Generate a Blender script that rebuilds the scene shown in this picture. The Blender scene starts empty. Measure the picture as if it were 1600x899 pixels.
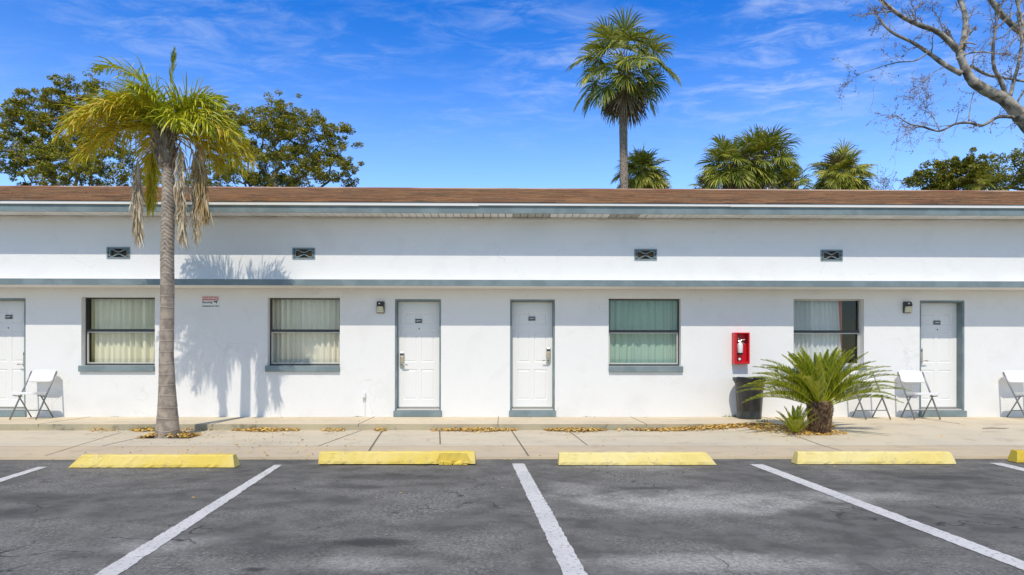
import bpy, math, random
import numpy as np
from mathutils import Vector, Matrix
R = math.radians
rnd = random.Random(7)

# ------------------------------------------------------------------ camera
F, YAW, CAMZ, CAMY = 1008.0, R(0.8), 1.23, -12.0
sc = bpy.context.scene
cam = bpy.data.cameras.new('camera'); camo = bpy.data.objects.new('camera', cam)
sc.collection.objects.link(camo); sc.camera = camo
cam.sensor_width = 36; cam.lens = F/1600*36; cam.shift_y = 110.5/1600
cam.clip_start = .05; cam.clip_end = 3000
camo.matrix_world = Matrix.Translation((0, CAMY, CAMZ)) @ Matrix.Rotation(-YAW, 4, 'Z') @ Matrix.Rotation(R(90), 4, 'X') @ Matrix.Rotation(R(.07), 4, 'Z')

def ray(px, py):
    a = (px-800)/F; py = py-(px-800)*.0012; b = (560-py)/F
    c, s = math.cos(YAW), math.sin(YAW)
    return Vector((a*c+s, -a*s+c, b))
def W(px, py, Y):            # point on the vertical plane y = Y
    d = ray(px, py); t = (Y-CAMY)/d.y
    return Vector((0, CAMY, CAMZ))+d*t
def G(px, py, z=0):          # point on the level z
    d = ray(px, py); t = (z-CAMZ)/d.z
    return Vector((0, CAMY, CAMZ))+d*t
def X(px, Y=0): return W(px, 560, Y).x

# ------------------------------------------------------------------ light
SUN = Vector((.133, 1, -1.30)).normalized()     # direction the light travels
w = bpy.data.worlds.new('World'); sc.world = w; w.use_nodes = True
nt = w.node_tree; nt.nodes.clear()
def N(nt, t, **k):
    n = nt.nodes.new(t)
    for a, b in k.items():
        if hasattr(n, a): setattr(n, a, b)
        else: n.inputs[a.replace('_', ' ')].default_value = b
    return n
sky = N(nt, 'ShaderNodeTexSky', sky_type='NISHITA', sun_disc=False)
sky.sun_elevation = math.asin(-SUN.z)
sky.sun_rotation = math.atan2(-SUN.x, -SUN.y)
sky.air_density = 1.0; sky.dust_density = .25; sky.ozone_density = 5.0; sky.altitude = 0
hs = N(nt, 'ShaderNodeHueSaturation'); hs.inputs['Saturation'].default_value = 1.0
L = nt.links.new
gm = N(nt, 'ShaderNodeGamma'); gm.inputs[1].default_value = 1.35; L(sky.outputs[0], gm.inputs[0]); L(gm.outputs[0], hs.inputs['Color'])
tc = N(nt, 'ShaderNodeTexCoord'); sp = N(nt, 'ShaderNodeSeparateXYZ'); L(tc.outputs['Generated'], sp.inputs[0])
mz = N(nt, 'ShaderNodeMath', operation='MAXIMUM'); L(sp.outputs[2], mz.inputs[0]); mz.inputs[1].default_value = .05
dx = N(nt, 'ShaderNodeMath', operation='DIVIDE'); L(sp.outputs[0], dx.inputs[0]); L(mz.outputs[0], dx.inputs[1])
dy = N(nt, 'ShaderNodeMath', operation='DIVIDE'); L(sp.outputs[1], dy.inputs[0]); L(mz.outputs[0], dy.inputs[1])
cb = N(nt, 'ShaderNodeCombineXYZ'); L(dx.outputs[0], cb.inputs[0]); L(dy.outputs[0], cb.inputs[1])
mp = N(nt, 'ShaderNodeMapping'); L(cb.outputs[0], mp.inputs[0]); mp.inputs['Rotation'].default_value = (0, 0, R(28)); mp.inputs['Scale'].default_value = (1.0, 1.7, 1)
n1 = N(nt, 'ShaderNodeTexNoise'); n1.inputs['Scale'].default_value = 4.4; n1.inputs['Detail'].default_value = 10; n1.inputs['Roughness'].default_value = .66; n1.inputs['Distortion'].default_value = .5
L(mp.outputs[0], n1.inputs['Vector'])
n2 = N(nt, 'ShaderNodeTexNoise'); n2.inputs['Scale'].default_value = 1.3; n2.inputs['Detail'].default_value = 2; L(cb.outputs[0], n2.inputs['Vector'])
def ramp(nt, a, b, src, va=0., vb=1.):
    m = N(nt, 'ShaderNodeMapRange'); m.inputs['From Min'].default_value = a; m.inputs['From Max'].default_value = b
    m.inputs['To Min'].default_value = va; m.inputs['To Max'].default_value = vb
    nt.links.new(src, m.inputs['Value']); m.interpolation_type = 'SMOOTHSTEP'; return m.outputs[0]
def mul(nt, a, b):
    m = N(nt, 'ShaderNodeMath', operation='MULTIPLY'); m.use_clamp = True
    nt.links.new(a, m.inputs[0])
    if isinstance(b, (int, float)): m.inputs[1].default_value = b
    else: nt.links.new(b, m.inputs[1])
    return m.outputs[0]
c1 = ramp(nt, .40, .74, n1.outputs[0]); c2 = ramp(nt, .36, .62, n2.outputs[0], .25, 1)
c3 = mul(nt, ramp(nt, -.5, .75, dx.outputs[0], .5, 1.0), ramp(nt, 3.3, 2.2, dy.outputs[0], .10, 1.0))
cl = mul(nt, mul(nt, mul(nt, c1, c2), c3), .62)
mx = N(nt, 'ShaderNodeMixRGB'); L(cl, mx.inputs[0]); gr_ = N(nt, 'ShaderNodeMixRGB', blend_type='MULTIPLY'); gr_.inputs[0].default_value = 1; L(hs.outputs[0], gr_.inputs[1])
gc = N(nt, 'ShaderNodeMixRGB'); L(ramp(nt, .22, .52, sp.outputs[2]), gc.inputs[0]); gc.inputs[1].default_value = (1.08, 1.03, 1.04, 1); gc.inputs[2].default_value = (.08, .64, 1.05, 1)
sun_side_tint = N(nt, 'ShaderNodeMixRGB'); L(ramp(nt, .25, -.35, sp.outputs[1]), sun_side_tint.inputs[0]); L(gc.outputs[0], sun_side_tint.inputs[1]); sun_side_tint.inputs[2].default_value = (.66, .62, .55, 1)   # unseen sun-side sky tinted paler and warmer to take blue out of the shade
L(sun_side_tint.outputs[0], gr_.inputs[2]); L(gr_.outputs[0], mx.inputs[1]); mx.inputs[2].default_value = (4.1, 5.0, 7.1, 1)
bg = N(nt, 'ShaderNodeBackground'); L(mx.outputs[0], bg.inputs[0]); bg.inputs[1].default_value = .15
wo = N(nt, 'ShaderNodeOutputWorld'); L(bg.outputs[0], wo.inputs[0])

sun = bpy.data.lights.new('sun', 'SUN'); sun.energy = 3.2; sun.angle = R(.53); sun.color = (1, .925, .79)
suno = bpy.data.objects.new('sun', sun); sc.collection.objects.link(suno)
suno.rotation_euler = SUN.to_track_quat('-Z', 'Y').to_euler(); suno.location = (0, -20, 30)
sc.view_settings.view_transform = 'Standard'; sc.view_settings.look = 'None'
sc.view_settings.exposure = -0.03; sc.view_settings.gamma = 1; sc.view_settings.use_curve_mapping = False
sc.cycles.max_bounces = 8; sc.cycles.diffuse_bounces = 4; sc.cycles.transparent_max_bounces = 16
sc.cycles.use_denoising = True

# ------------------------------------------------------------------ materials
MATS = {}
def material(name, col, rough=.8, col2=None, nscale=4, bump=0., bscale=60, spec=.5, metal=0, island=None, trans=0, detail=4,
             stretch=(1, 1, 1), lo=.4, hi=.62, col3=None, n3scale=.6, bdist=.01, coords='Object'):
    m = bpy.data.materials.new(name); m.use_nodes = True; t = m.node_tree; t.nodes.clear(); l = t.links.new
    out = N(t, 'ShaderNodeOutputMaterial'); b = N(t, 'ShaderNodeBsdfPrincipled')
    b.inputs['Roughness'].default_value = rough; b.inputs['Metallic'].default_value = metal
    b.inputs['Specular IOR Level'].default_value = spec
    tc = N(t, 'ShaderNodeTexCoord'); mp = N(t, 'ShaderNodeMapping'); l(tc.outputs[coords], mp.inputs[0]); mp.inputs['Scale'].default_value = stretch
    c = None
    rgb = N(t, 'ShaderNodeRGB'); rgb.outputs[0].default_value = (*col, 1); c = rgb.outputs[0]
    if col2:
        n = N(t, 'ShaderNodeTexNoise'); n.inputs['Scale'].default_value = nscale; n.inputs['Detail'].default_value = detail; l(mp.outputs[0], n.inputs['Vector'])
        x = N(t, 'ShaderNodeMixRGB'); l(ramp(t, lo, hi, n.outputs[0]), x.inputs[0]); l(c, x.inputs[1]); x.inputs[2].default_value = (*col2, 1); c = x.outputs[0]
    if col3:
        n = N(t, 'ShaderNodeTexNoise'); n.inputs['Scale'].default_value = n3scale; n.inputs['Detail'].default_value = 6; l(mp.outputs[0], n.inputs['Vector'])
        x = N(t, 'ShaderNodeMixRGB'); l(ramp(t, .52, .68, n.outputs[0]), x.inputs[0]); l(c, x.inputs[1]); x.inputs[2].default_value = (*col3, 1); c = x.outputs[0]
    if island:
        g = N(t, 'ShaderNodeNewGeometry'); cr = N(t, 'ShaderNodeValToRGB'); l(g.outputs['Random Per Island'], cr.inputs[0])
        e = cr.color_ramp.elements; cols = island
        e[0].color = (*cols[0], 1); e[1].color = (*cols[-1], 1)
        for i in range(1, len(cols)-1):
            q = e.new(i/(len(cols)-1)); q.color = (*cols[i], 1)
        c = cr.outputs[0]
    l(c, b.inputs['Base Color'])
    if bump:
        n = N(t, 'ShaderNodeTexNoise'); n.inputs['Scale'].default_value = bscale; n.inputs['Detail'].default_value = 5; l(mp.outputs[0], n.inputs['Vector'])
        bm = N(t, 'ShaderNodeBump'); bm.inputs['Strength'].default_value = bump; bm.inputs['Distance'].default_value = bdist
        l(n.outputs[0], bm.inputs['Height']); l(bm.outputs[0], b.inputs['Normal'])
    s = b.outputs[0]
    if trans:
        tr = N(t, 'ShaderNodeBsdfTranslucent'); l(c, tr.inputs[0]); mm = N(t, 'ShaderNodeMixShader'); mm.inputs[0].default_value = trans
        l(s, mm.inputs[1]); l(tr.outputs[0], mm.inputs[2]); s = mm.outputs[0]
    l(s, out.inputs[0]); MATS[name] = m; return m

WHITE = material('stucco_white', (.80, .795, .785), .9, (.755, .75, .735), 1.3, bump=.6, bscale=55, bdist=.008, spec=.2, lo=.5, hi=.75)
def touchups(m):
    t = m.node_tree; l = t.links.new; b = [n for n in t.nodes if n.type == 'BSDF_PRINCIPLED'][0]; src = b.inputs['Base Color'].links[0].from_socket
    v = N(t, 'ShaderNodeTexCoord').outputs['Object']
    c = mixc(t, mul(t, ramp(t, .58, .64, noise(t, v, 1.7, 7, .6, .3, (4, 2, 9))), .22), src, (.70, .69, .66))
    c = mixc(t, mul(t, ramp(t, .66, .70, noise(t, v, 9, 6, .7, .3, (1, 7, 3))), .30), c, (.52, .50, .46))
    dv = N(t, 'ShaderNodeVectorMath', operation='MULTIPLY_ADD'); nn = N(t, 'ShaderNodeTexNoise'); nn.inputs['Scale'].default_value = 2.5; nn.inputs['Detail'].default_value = 6; l(v, nn.inputs['Vector'])
    l(nn.outputs['Color'], dv.inputs[0]); dv.inputs[1].default_value = (.8, .8, .8); l(v, dv.inputs[2])
    vo = N(t, 'ShaderNodeTexVoronoi', feature='DISTANCE_TO_EDGE'); vo.inputs['Scale'].default_value = .55; l(dv.outputs[0], vo.inputs['Vector'])
    c = mixc(t, mul(t, mul(t, ramp(t, .006, .002, vo.outputs['Distance']), ramp(t, .55, .62, noise(t, v, 1.1, 2))), .22), c, (.42, .40, .37)); l(c, b.inputs['Base Color'])
SLATE = material('slate_paint', (.175, .225, .24), .6, (.22, .28, .295), 3.0, bump=.2, bscale=40, bdist=.004, spec=.3)
DOORW = material('door_white', (.82, .81, .79), .45, spec=.4)
SOFF = material('soffit_white', (.74, .72, .67), .6, (.66, .63, .56), 2.0, spec=.3)
SOFFD = material('soffit_stained', (.34, .32, .27), .7, (.42, .40, .33), 8)
DRIP = material('drip_white', (.80, .79, .76), .4, spec=.4)
ALU = material('aluminium_frame', (.62, .60, .55), .4, metal=.3)
BRONZE = material('dark_frame', (.045, .045, .045), .4)
STEEL = material('lock_steel', (.50, .49, .46), .3, metal=.7)
BRASS = material('lock_brass', (.55, .45, .30), .35, metal=.5)
BLACK = material('black_plastic', (.012, .012, .013), .35)
DARK = material('dark_room', (.05, .05, .055), .9)
LENS = material('lamp_lens', (.62, .60, .42), .3)
RED = material('red_metal', (.62, .006, .018), .35)
REDT = material('red_print', (.50, .04, .05), .5)
WPLAS = material('white_plastic', (.80, .80, .79), .4)
CHAIRM = material('chair_grey_metal', (.22, .23, .24), .35, metal=.4)
CURT = [material('curtain_cream', (.90, .86, .68), .9, trans=.1), material('curtain_ivory', (.90, .85, .72), .9, trans=.1),
        material('curtain_green', (.40, .57, .48), .9, trans=.15), material('curtain_pale', (.80, .82, .82), .9, trans=.15)]
PINK = material('curtain_pink', (.65, .22, .20), .9)
YCUR = material('curtain_side', (.80, .70, .30), .9)
SHING0 = material('shingle', (.235, .115, .062), .95, (.15, .085, .055), 9, bump=.6, bscale=30, stretch=(.35, 1, 1), col3=(.30, .155, .08), n3scale=3)
TRUNKQ = material('queen_trunk', (.40, .33, .26), .95, (.25, .205, .165), 9, bump=.8, bscale=22, bdist=.015, stretch=(1, 1, .8))
def rings_and_shade(m):
    t = m.node_tree; l = t.links.new; b = [n for n in t.nodes if n.type == 'BSDF_PRINCIPLED'][0]; src = b.inputs['Base Color'].links[0].from_socket
    v = N(t, 'ShaderNodeTexCoord').outputs['Object']; sp = N(t, 'ShaderNodeSeparateXYZ'); l(v, sp.inputs[0])
    a = N(t, 'ShaderNodeMath', operation='MULTIPLY_ADD'); l(noise(t, v, 2.2, 3), a.inputs[0]); a.inputs[1].default_value = .11; l(sp.outputs[2], a.inputs[2])
    d = N(t, 'ShaderNodeMath', operation='DIVIDE'); l(a.outputs[0], d.inputs[0]); d.inputs[1].default_value = .168
    f = N(t, 'ShaderNodeMath', operation='FRACT'); l(d.outputs[0], f.inputs[0])
    c = mixc(t, mul(t, ramp(t, .12, .02, f.outputs[0]), .5), src, (.56, .50, .42)); c = mixc(t, mul(t, ramp(t, .80, 1.0, f.outputs[0]), .45), c, (.14, .11, .09))
    # crown leaf shadow painted in with ring scars: wavy chevrons on the younger upper trunk
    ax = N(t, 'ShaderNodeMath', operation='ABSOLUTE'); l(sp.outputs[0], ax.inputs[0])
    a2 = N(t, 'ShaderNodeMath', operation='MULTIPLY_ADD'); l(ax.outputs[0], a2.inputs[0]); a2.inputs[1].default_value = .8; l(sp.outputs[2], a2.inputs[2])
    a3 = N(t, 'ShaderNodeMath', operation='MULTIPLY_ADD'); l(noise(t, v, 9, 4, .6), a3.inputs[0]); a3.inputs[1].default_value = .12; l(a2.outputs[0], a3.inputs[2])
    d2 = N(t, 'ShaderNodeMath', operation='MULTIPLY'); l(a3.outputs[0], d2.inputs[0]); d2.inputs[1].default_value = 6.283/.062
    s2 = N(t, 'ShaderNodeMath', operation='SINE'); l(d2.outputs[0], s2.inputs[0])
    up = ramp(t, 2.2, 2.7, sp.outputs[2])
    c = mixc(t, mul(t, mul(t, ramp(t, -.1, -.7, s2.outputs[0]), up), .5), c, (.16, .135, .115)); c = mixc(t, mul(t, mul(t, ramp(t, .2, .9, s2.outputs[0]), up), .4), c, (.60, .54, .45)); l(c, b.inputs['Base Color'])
TRUNKB = material('palm_bark', (.36, .29, .22), .95, (.19, .15, .11), 12, bump=.9, bscale=16, bdist=.03)
BARK = material('tree_bark', (.40, .36, .29), .95, (.13, .115, .09), 3.2, bump=.6, bscale=10, bdist=.03, col3=(.50, .47, .40), n3scale=2.0)
BARKD = material('oak_bark', (.36, .32, .27), .95, (.12, .10, .08), 3)
TWIG = material('twig_bark', (.36, .30, .22), .95)
OAK = material('oak_leaf', (.06, .08, .02), .55, island=[(.09, .15, .02), (.26, .30, .03), (.50, .43, .05), (.60, .47, .06)], trans=.3)
BUSH = material('bush_leaf', (.06, .08, .02), .55, island=[(.10, .14, .02), (.30, .31, .03), (.46, .38, .05)], trans=.2)
SABAL = material('sabal_leaf', (.06, .08, .02), .45, island=[(.09, .14, .02), (.26, .31, .035), (.50, .46, .06), (.16, .21, .03)], trans=.28)
SABALY = material('sabal_leaf_yellow', (.06, .08, .02), .45, island=[(.16, .20, .03), (.36, .38, .04), (.60, .52, .08), (.26, .30, .04)], trans=.28)
SABALD = material('sabal_dead_leaf', (.25, .19, .10), .8, island=[(.14, .11, .06), (.30, .24, .13)])
QUEEN = material('queen_leaf', (.1, .15, .02), .42, island=[(.22, .30, .010), (.50, .52, .018), (.66, .60, .03), (.34, .42, .012)], trans=.2)
QUEENY = material('queen_leaf_yellow', (.3, .24, .02), .5, island=[(.48, .46, .02), (.66, .50, .02), (.46, .50, .02), (.66, .38, .03)], trans=.2)
DEADF = material('dead_frond', (.42, .32, .2), .9, island=[(.46, .36, .22), (.68, .56, .38), (.76, .66, .50)], trans=.1)
DEADO = material('dead_frond_orange', (.42, .3, .12), .9, island=[(.48, .27, .06), (.50, .38, .18), (.56, .45, .3)], trans=.1)
SAGO = material('sago_leaf', (.05, .1, .01), .3, island=[(.07, .13, .010), (.26, .32, .014), (.50, .52, .020), (.34, .37, .016)], trans=.2, spec=.6)
SAGOY = material('sago_leaf_tip', (.3, .3, .05), .4, island=[(.30, .36, .02), (.46, .48, .03), (.58, .50, .1)], trans=.15)
SAGOT = material('sago_trunk_mat', (.12, .075, .05), .95, (.26, .19, .11), 14, bump=.8, bscale=30, bdist=.02)
SCALE = material('sago_scale', (.12, .07, .05), .95, island=[(.10, .06, .04), (.24, .15, .09), (.46, .32, .18)])
LEAFL = material('litter', (.4, .25, .08), .85, island=[(.70, .38, .05), (.80, .52, .10), (.34, .19, .07), (.82, .60, .20), (.62, .46, .2), (.76, .44, .06)])
SOIL = material('soil', (.10, .075, .05), .95, (.16, .12, .08), 20, bump=.8, bscale=60)
GRASSM = material('weed_blade', (.1, .18, .03), .7, island=[(.08, .14, .02), (.20, .24, .05)])
CAN = material('can_plastic', (.026, .028, .029), .38, (.038, .040, .040), 8)
BAG = material('bag_plastic', (.015, .015, .017), .22, bump=.5, bscale=25, bdist=.01)
JOINT = material('joint_dirt', (.20, .17, .12), .95)

def glass():
    m = bpy.data.materials.new('window_glass'); m.use_nodes = True; t = m.node_tree; t.nodes.clear()
    o = N(t, 'ShaderNodeOutputMaterial'); g = N(t, 'ShaderNodeBsdfGlossy'); g.inputs['Roughness'].default_value = .01
    tr = N(t, 'ShaderNodeBsdfTransparent'); tr.inputs[0].default_value = (.94, .96, .95, 1)
    lw = N(t, 'ShaderNodeLayerWeight'); lw.inputs[0].default_value = .5; fr = N(t, 'ShaderNodeMapRange'); t.links.new(lw.outputs['Facing'], fr.inputs[0]); fr.inputs['From Min'].default_value = .3; fr.inputs['To Min'].default_value = .05; fr.inputs['To Max'].default_value = .75
    mm = N(t, 'ShaderNodeMixShader'); t.links.new(fr.outputs[0], mm.inputs[0]); t.links.new(tr.outputs[0], mm.inputs[1]); t.links.new(g.outputs[0], mm.inputs[2]); t.links.new(mm.outputs[0], o.inputs[0])
    return m
GLASS = glass()

def mixc(t, fac, a, b):
    x = N(t, 'ShaderNodeMixRGB'); t.links.new(fac, x.inputs[0])
    for i, v in ((1, a), (2, b)):
        if isinstance(v, tuple): x.inputs[i].default_value = (*v, 1)
        else: t.links.new(v, x.inputs[i])
    return x.outputs[0]
def noise(t, vec, s, d=4, r=.5, dist=0, off=None, stretch=None):
    if off or stretch:
        mp = N(t, 'ShaderNodeMapping'); t.links.new(vec, mp.inputs[0]); mp.inputs['Location'].default_value = off or (0, 0, 0); mp.inputs['Scale'].default_value = stretch or (1, 1, 1); vec = mp.outputs[0]
    n = N(t, 'ShaderNodeTexNoise'); n.inputs['Scale'].default_value = s; n.inputs['Detail'].default_value = d; n.inputs['Roughness'].default_value = r; n.inputs['Distortion'].default_value = dist
    t.links.new(vec, n.inputs['Vector']); return n.outputs[0]
def spot(t, vec, cx, cy, rx, ry, edge=.5, ns=3, amt=.6):
    """a stain with a shape of its own, centred at (cx, cy)"""
    mp = N(t, 'ShaderNodeMapping'); t.links.new(vec, mp.inputs[0]); mp.vector_type = 'POINT'
    mp.inputs['Location'].default_value = (-cx/rx, -cy/ry, 0); mp.inputs['Scale'].default_value = (1/rx, 1/ry, 0)
    ln = N(t, 'ShaderNodeVectorMath', operation='LENGTH'); t.links.new(mp.outputs[0], ln.inputs[0])
    nn = noise(t, vec, ns, 6, .6)
    ad = N(t, 'ShaderNodeMath', operation='MULTIPLY_ADD'); t.links.new(nn, ad.inputs[0]); ad.inputs[1].default_value = amt*2; t.links.new(ln.outputs['Value'], ad.inputs[2])
    return ramp(t, 1+amt, 1+amt-edge, ad.outputs[0])

rings_and_shade(TRUNKQ)
touchups(WHITE)
def asphalt():
    m = bpy.data.materials.new('asphalt'); m.use_nodes = True; t = m.node_tree; t.nodes.clear(); l = t.links.new
    o = N(t, 'ShaderNodeOutputMaterial'); b = N(t, 'ShaderNodeBsdfPrincipled'); l(b.outputs[0], o.inputs[0])
    b.inputs['Roughness'].default_value = .85; b.inputs['Specular IOR Level'].default_value = .3
    v = N(t, 'ShaderNodeTexCoord').outputs['Object']
    big = noise(t, v, .55, 5, .6, 1.0, stretch=(1, 1.6, 1)); fine = noise(t, v, 75, 5, .75); mid = noise(t, v, 4, 6, .65)
    gr = noise(t, v, 160, 2, .8)
    c = mixc(t, ramp(t, .38, .60, mid), (.108, .100, .083), (.165, .153, .128))
    grit = mul(t, ramp(t, .45, .62, noise(t, v, 36, 8, .88)), ramp(t, .38, .64, big))
    c = mixc(t, mul(t, grit, .8), c, (.44, .41, .345))
    worn = ramp(t, .42, .60, noise(t, v, 30, 8, .88), .22, 1.0)
    for (px, py, rx, ry, k) in ((1090, 785, 1.5, .6, .95), (1330, 775, .9, .35, .6), (1130, 880, 1.3, .28, .7), (560, 880, .5, .22, .5), (250, 850, .6, .3, .5), (1000, 730, .8, .3, .45), (900, 765, .4, .5, .5)):
        p = G(px, py); s = spot(t, v, p.x, p.y, rx, ry, .85, 3.4, .8)
        c = mixc(t, mul(t, mul(t, s, worn), k), c, (.62, .58, .495))
    for (px, py, rx, ry, k) in ((580, 848, .42, .16, .85), (430, 860, .5, .25, .5), (610, 745, .8, .25, .5), (1010, 763, .35, .10, .6), (1480, 747, .8, .22, .65), (60, 775, .8, .2, .4), (540, 760, .5, .15, .3), (400, 890, .1, .05, .8), (20, 800, .4, .2, .35)):
        p = G(px, py); s = spot(t, v, p.x, p.y, rx, ry, .7, 5, .5)
        c = mixc(t, mul(t, s, k), c, (.05, .046, .04))
    # cracks
    dv = N(t, 'ShaderNodeVectorMath', operation='MULTIPLY_ADD'); nn = N(t, 'ShaderNodeTexNoise'); nn.inputs['Scale'].default_value = 2.2; nn.inputs['Detail'].default_value = 6; l(v, nn.inputs['Vector'])
    l(nn.outputs['Color'], dv.inputs[0]); dv.inputs[1].default_value = (1.3, 1.3, 0); l(v, dv.inputs[2])
    vo = N(t, 'ShaderNodeTexVoronoi', feature='DISTANCE_TO_EDGE'); vo.inputs['Scale'].default_value = .42; l(dv.outputs[0], vo.inputs['Vector'])
    cr = ramp(t, .006, .0015, vo.outputs['Distance'])
    cm = mul(t, cr, ramp(t, .47, .56, noise(t, v, .9, 2)))
    c = mixc(t, mul(t, cm, .8), c, (.03, .03, .03))
    sp_ = mul(t, ramp(t, .68, .74, gr), .4); c = mixc(t, sp_, c, (.52, .50, .47))
    l(c, b.inputs['Base Color'])
    bm = N(t, 'ShaderNodeBump'); bm.inputs['Strength'].default_value = .45; bm.inputs['Distance'].default_value = .01; l(fine, bm.inputs['Height']); l(bm.outputs[0], b.inputs['Normal'])
    return m
ASPH = asphalt()
def concrete(name, base, base2, dirt, k=.5, edge=None):
    m = bpy.data.materials.new(name); m.use_nodes = True; t = m.node_tree; t.nodes.clear(); l = t.links.new
    o = N(t, 'ShaderNodeOutputMaterial'); b = N(t, 'ShaderNodeBsdfPrincipled'); l(b.outputs[0], o.inputs[0])
    b.inputs['Roughness'].default_value = .9; b.inputs['Specular IOR Level'].default_value = .25
    v = N(t, 'ShaderNodeTexCoord').outputs['Object']
    c = mixc(t, ramp(t, .35, .65, noise(t, v, .8, 5, .6)), base, base2)
    c = mixc(t, mul(t, ramp(t, .52, .72, noise(t, v, 3.2, 8, .65, .6)), k), c, dirt)
    c = mixc(t, mul(t, ramp(t, .60, .72, noise(t, v, 45, 3, .7)), .35), c, dirt)
    c = mixc(t, mul(t, ramp(t, .55, .70, noise(t, v, 1.1, 6, .6, 0, (7, 3, 0), (.4, 3, 3))), .4), c, dirt)
    l(c, b.inputs['Base Color'])
    bm = N(t, 'ShaderNodeBump'); bm.inputs['Strength'].default_value = .3; bm.inputs['Distance'].default_value = .006; l(noise(t, v, 70, 5, .7), bm.inputs['Height']); l(bm.outputs[0], b.inputs['Normal'])
    return m
CONC = concrete('sidewalk_concrete', (.72, .615, .44), (.65, .565, .415), (.44, .35, .23))
CONCW = concrete('walkway_concrete', (.74, .63, .44), (.68, .57, .41), (.48, .375, .24))
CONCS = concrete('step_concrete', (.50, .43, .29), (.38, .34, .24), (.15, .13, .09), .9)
CONCA = concrete('apron_concrete', (.68, .54, .35), (.62, .50, .34), (.46, .35, .21))
def worn(name, col, col2, under, amt, sc_=12, hole=.62):
    m = bpy.data.materials.new(name); m.use_nodes = True; t = m.node_tree; t.nodes.clear(); l = t.links.new
    o = N(t, 'ShaderNodeOutputMaterial'); b = N(t, 'ShaderNodeBsdfPrincipled'); l(b.outputs[0], o.inputs[0]); b.inputs['Roughness'].default_value = .75
    v = N(t, 'ShaderNodeTexCoord').outputs['Object']
    c = mixc(t, ramp(t, .4, .62, noise(t, v, 2.5, 5)), col, col2)
    c = mixc(t, mul(t, ramp(t, hole, hole+.08, noise(t, v, sc_, 8, .75)), amt), c, under)
    if 'yellow' in name:
        c = mixc(t, mul(t, ramp(t, .56, .70, noise(t, v, 3.5, 7, .7, .8, (3, 5, 1), (.6, 2, 2))), .55), c, (.62, .40, .05))
        c = mixc(t, mul(t, ramp(t, .60, .72, noise(t, v, 5, 8, .75, .4, (8, 1, 4), (.5, 2, 3))), .55), c, (.22, .19, .13))
    l(c, b.inputs['Base Color'])
    bm = N(t, 'ShaderNodeBump'); bm.inputs['Strength'].default_value = .3; bm.inputs['Distance'].default_value = .006; l(noise(t, v, 50, 5), bm.inputs['Height']); l(bm.outputs[0], b.inputs['Normal'])
    return m
PAINT = worn('road_paint', (.74, .70, .62), (.66, .625, .555), (.24, .225, .20), .8, 34, .54)
YEL = worn('yellow_paint', (.84, .65, .20), (.82, .60, .11), (.50, .42, .22), .7, 9, .57)
YEL2 = worn('yellow_paint_orange', (.66, .42, .02), (.68, .50, .06), (.30, .26, .15), .6, 9, .58)
YELP = worn('yellow_paint_faded', (.86, .71, .30), (.85, .67, .22), (.56, .47, .28), .7, 7, .56)
GRASSG = material('ground_grass', (.06, .08, .03), .95, (.10, .10, .05), 1.5)

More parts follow.
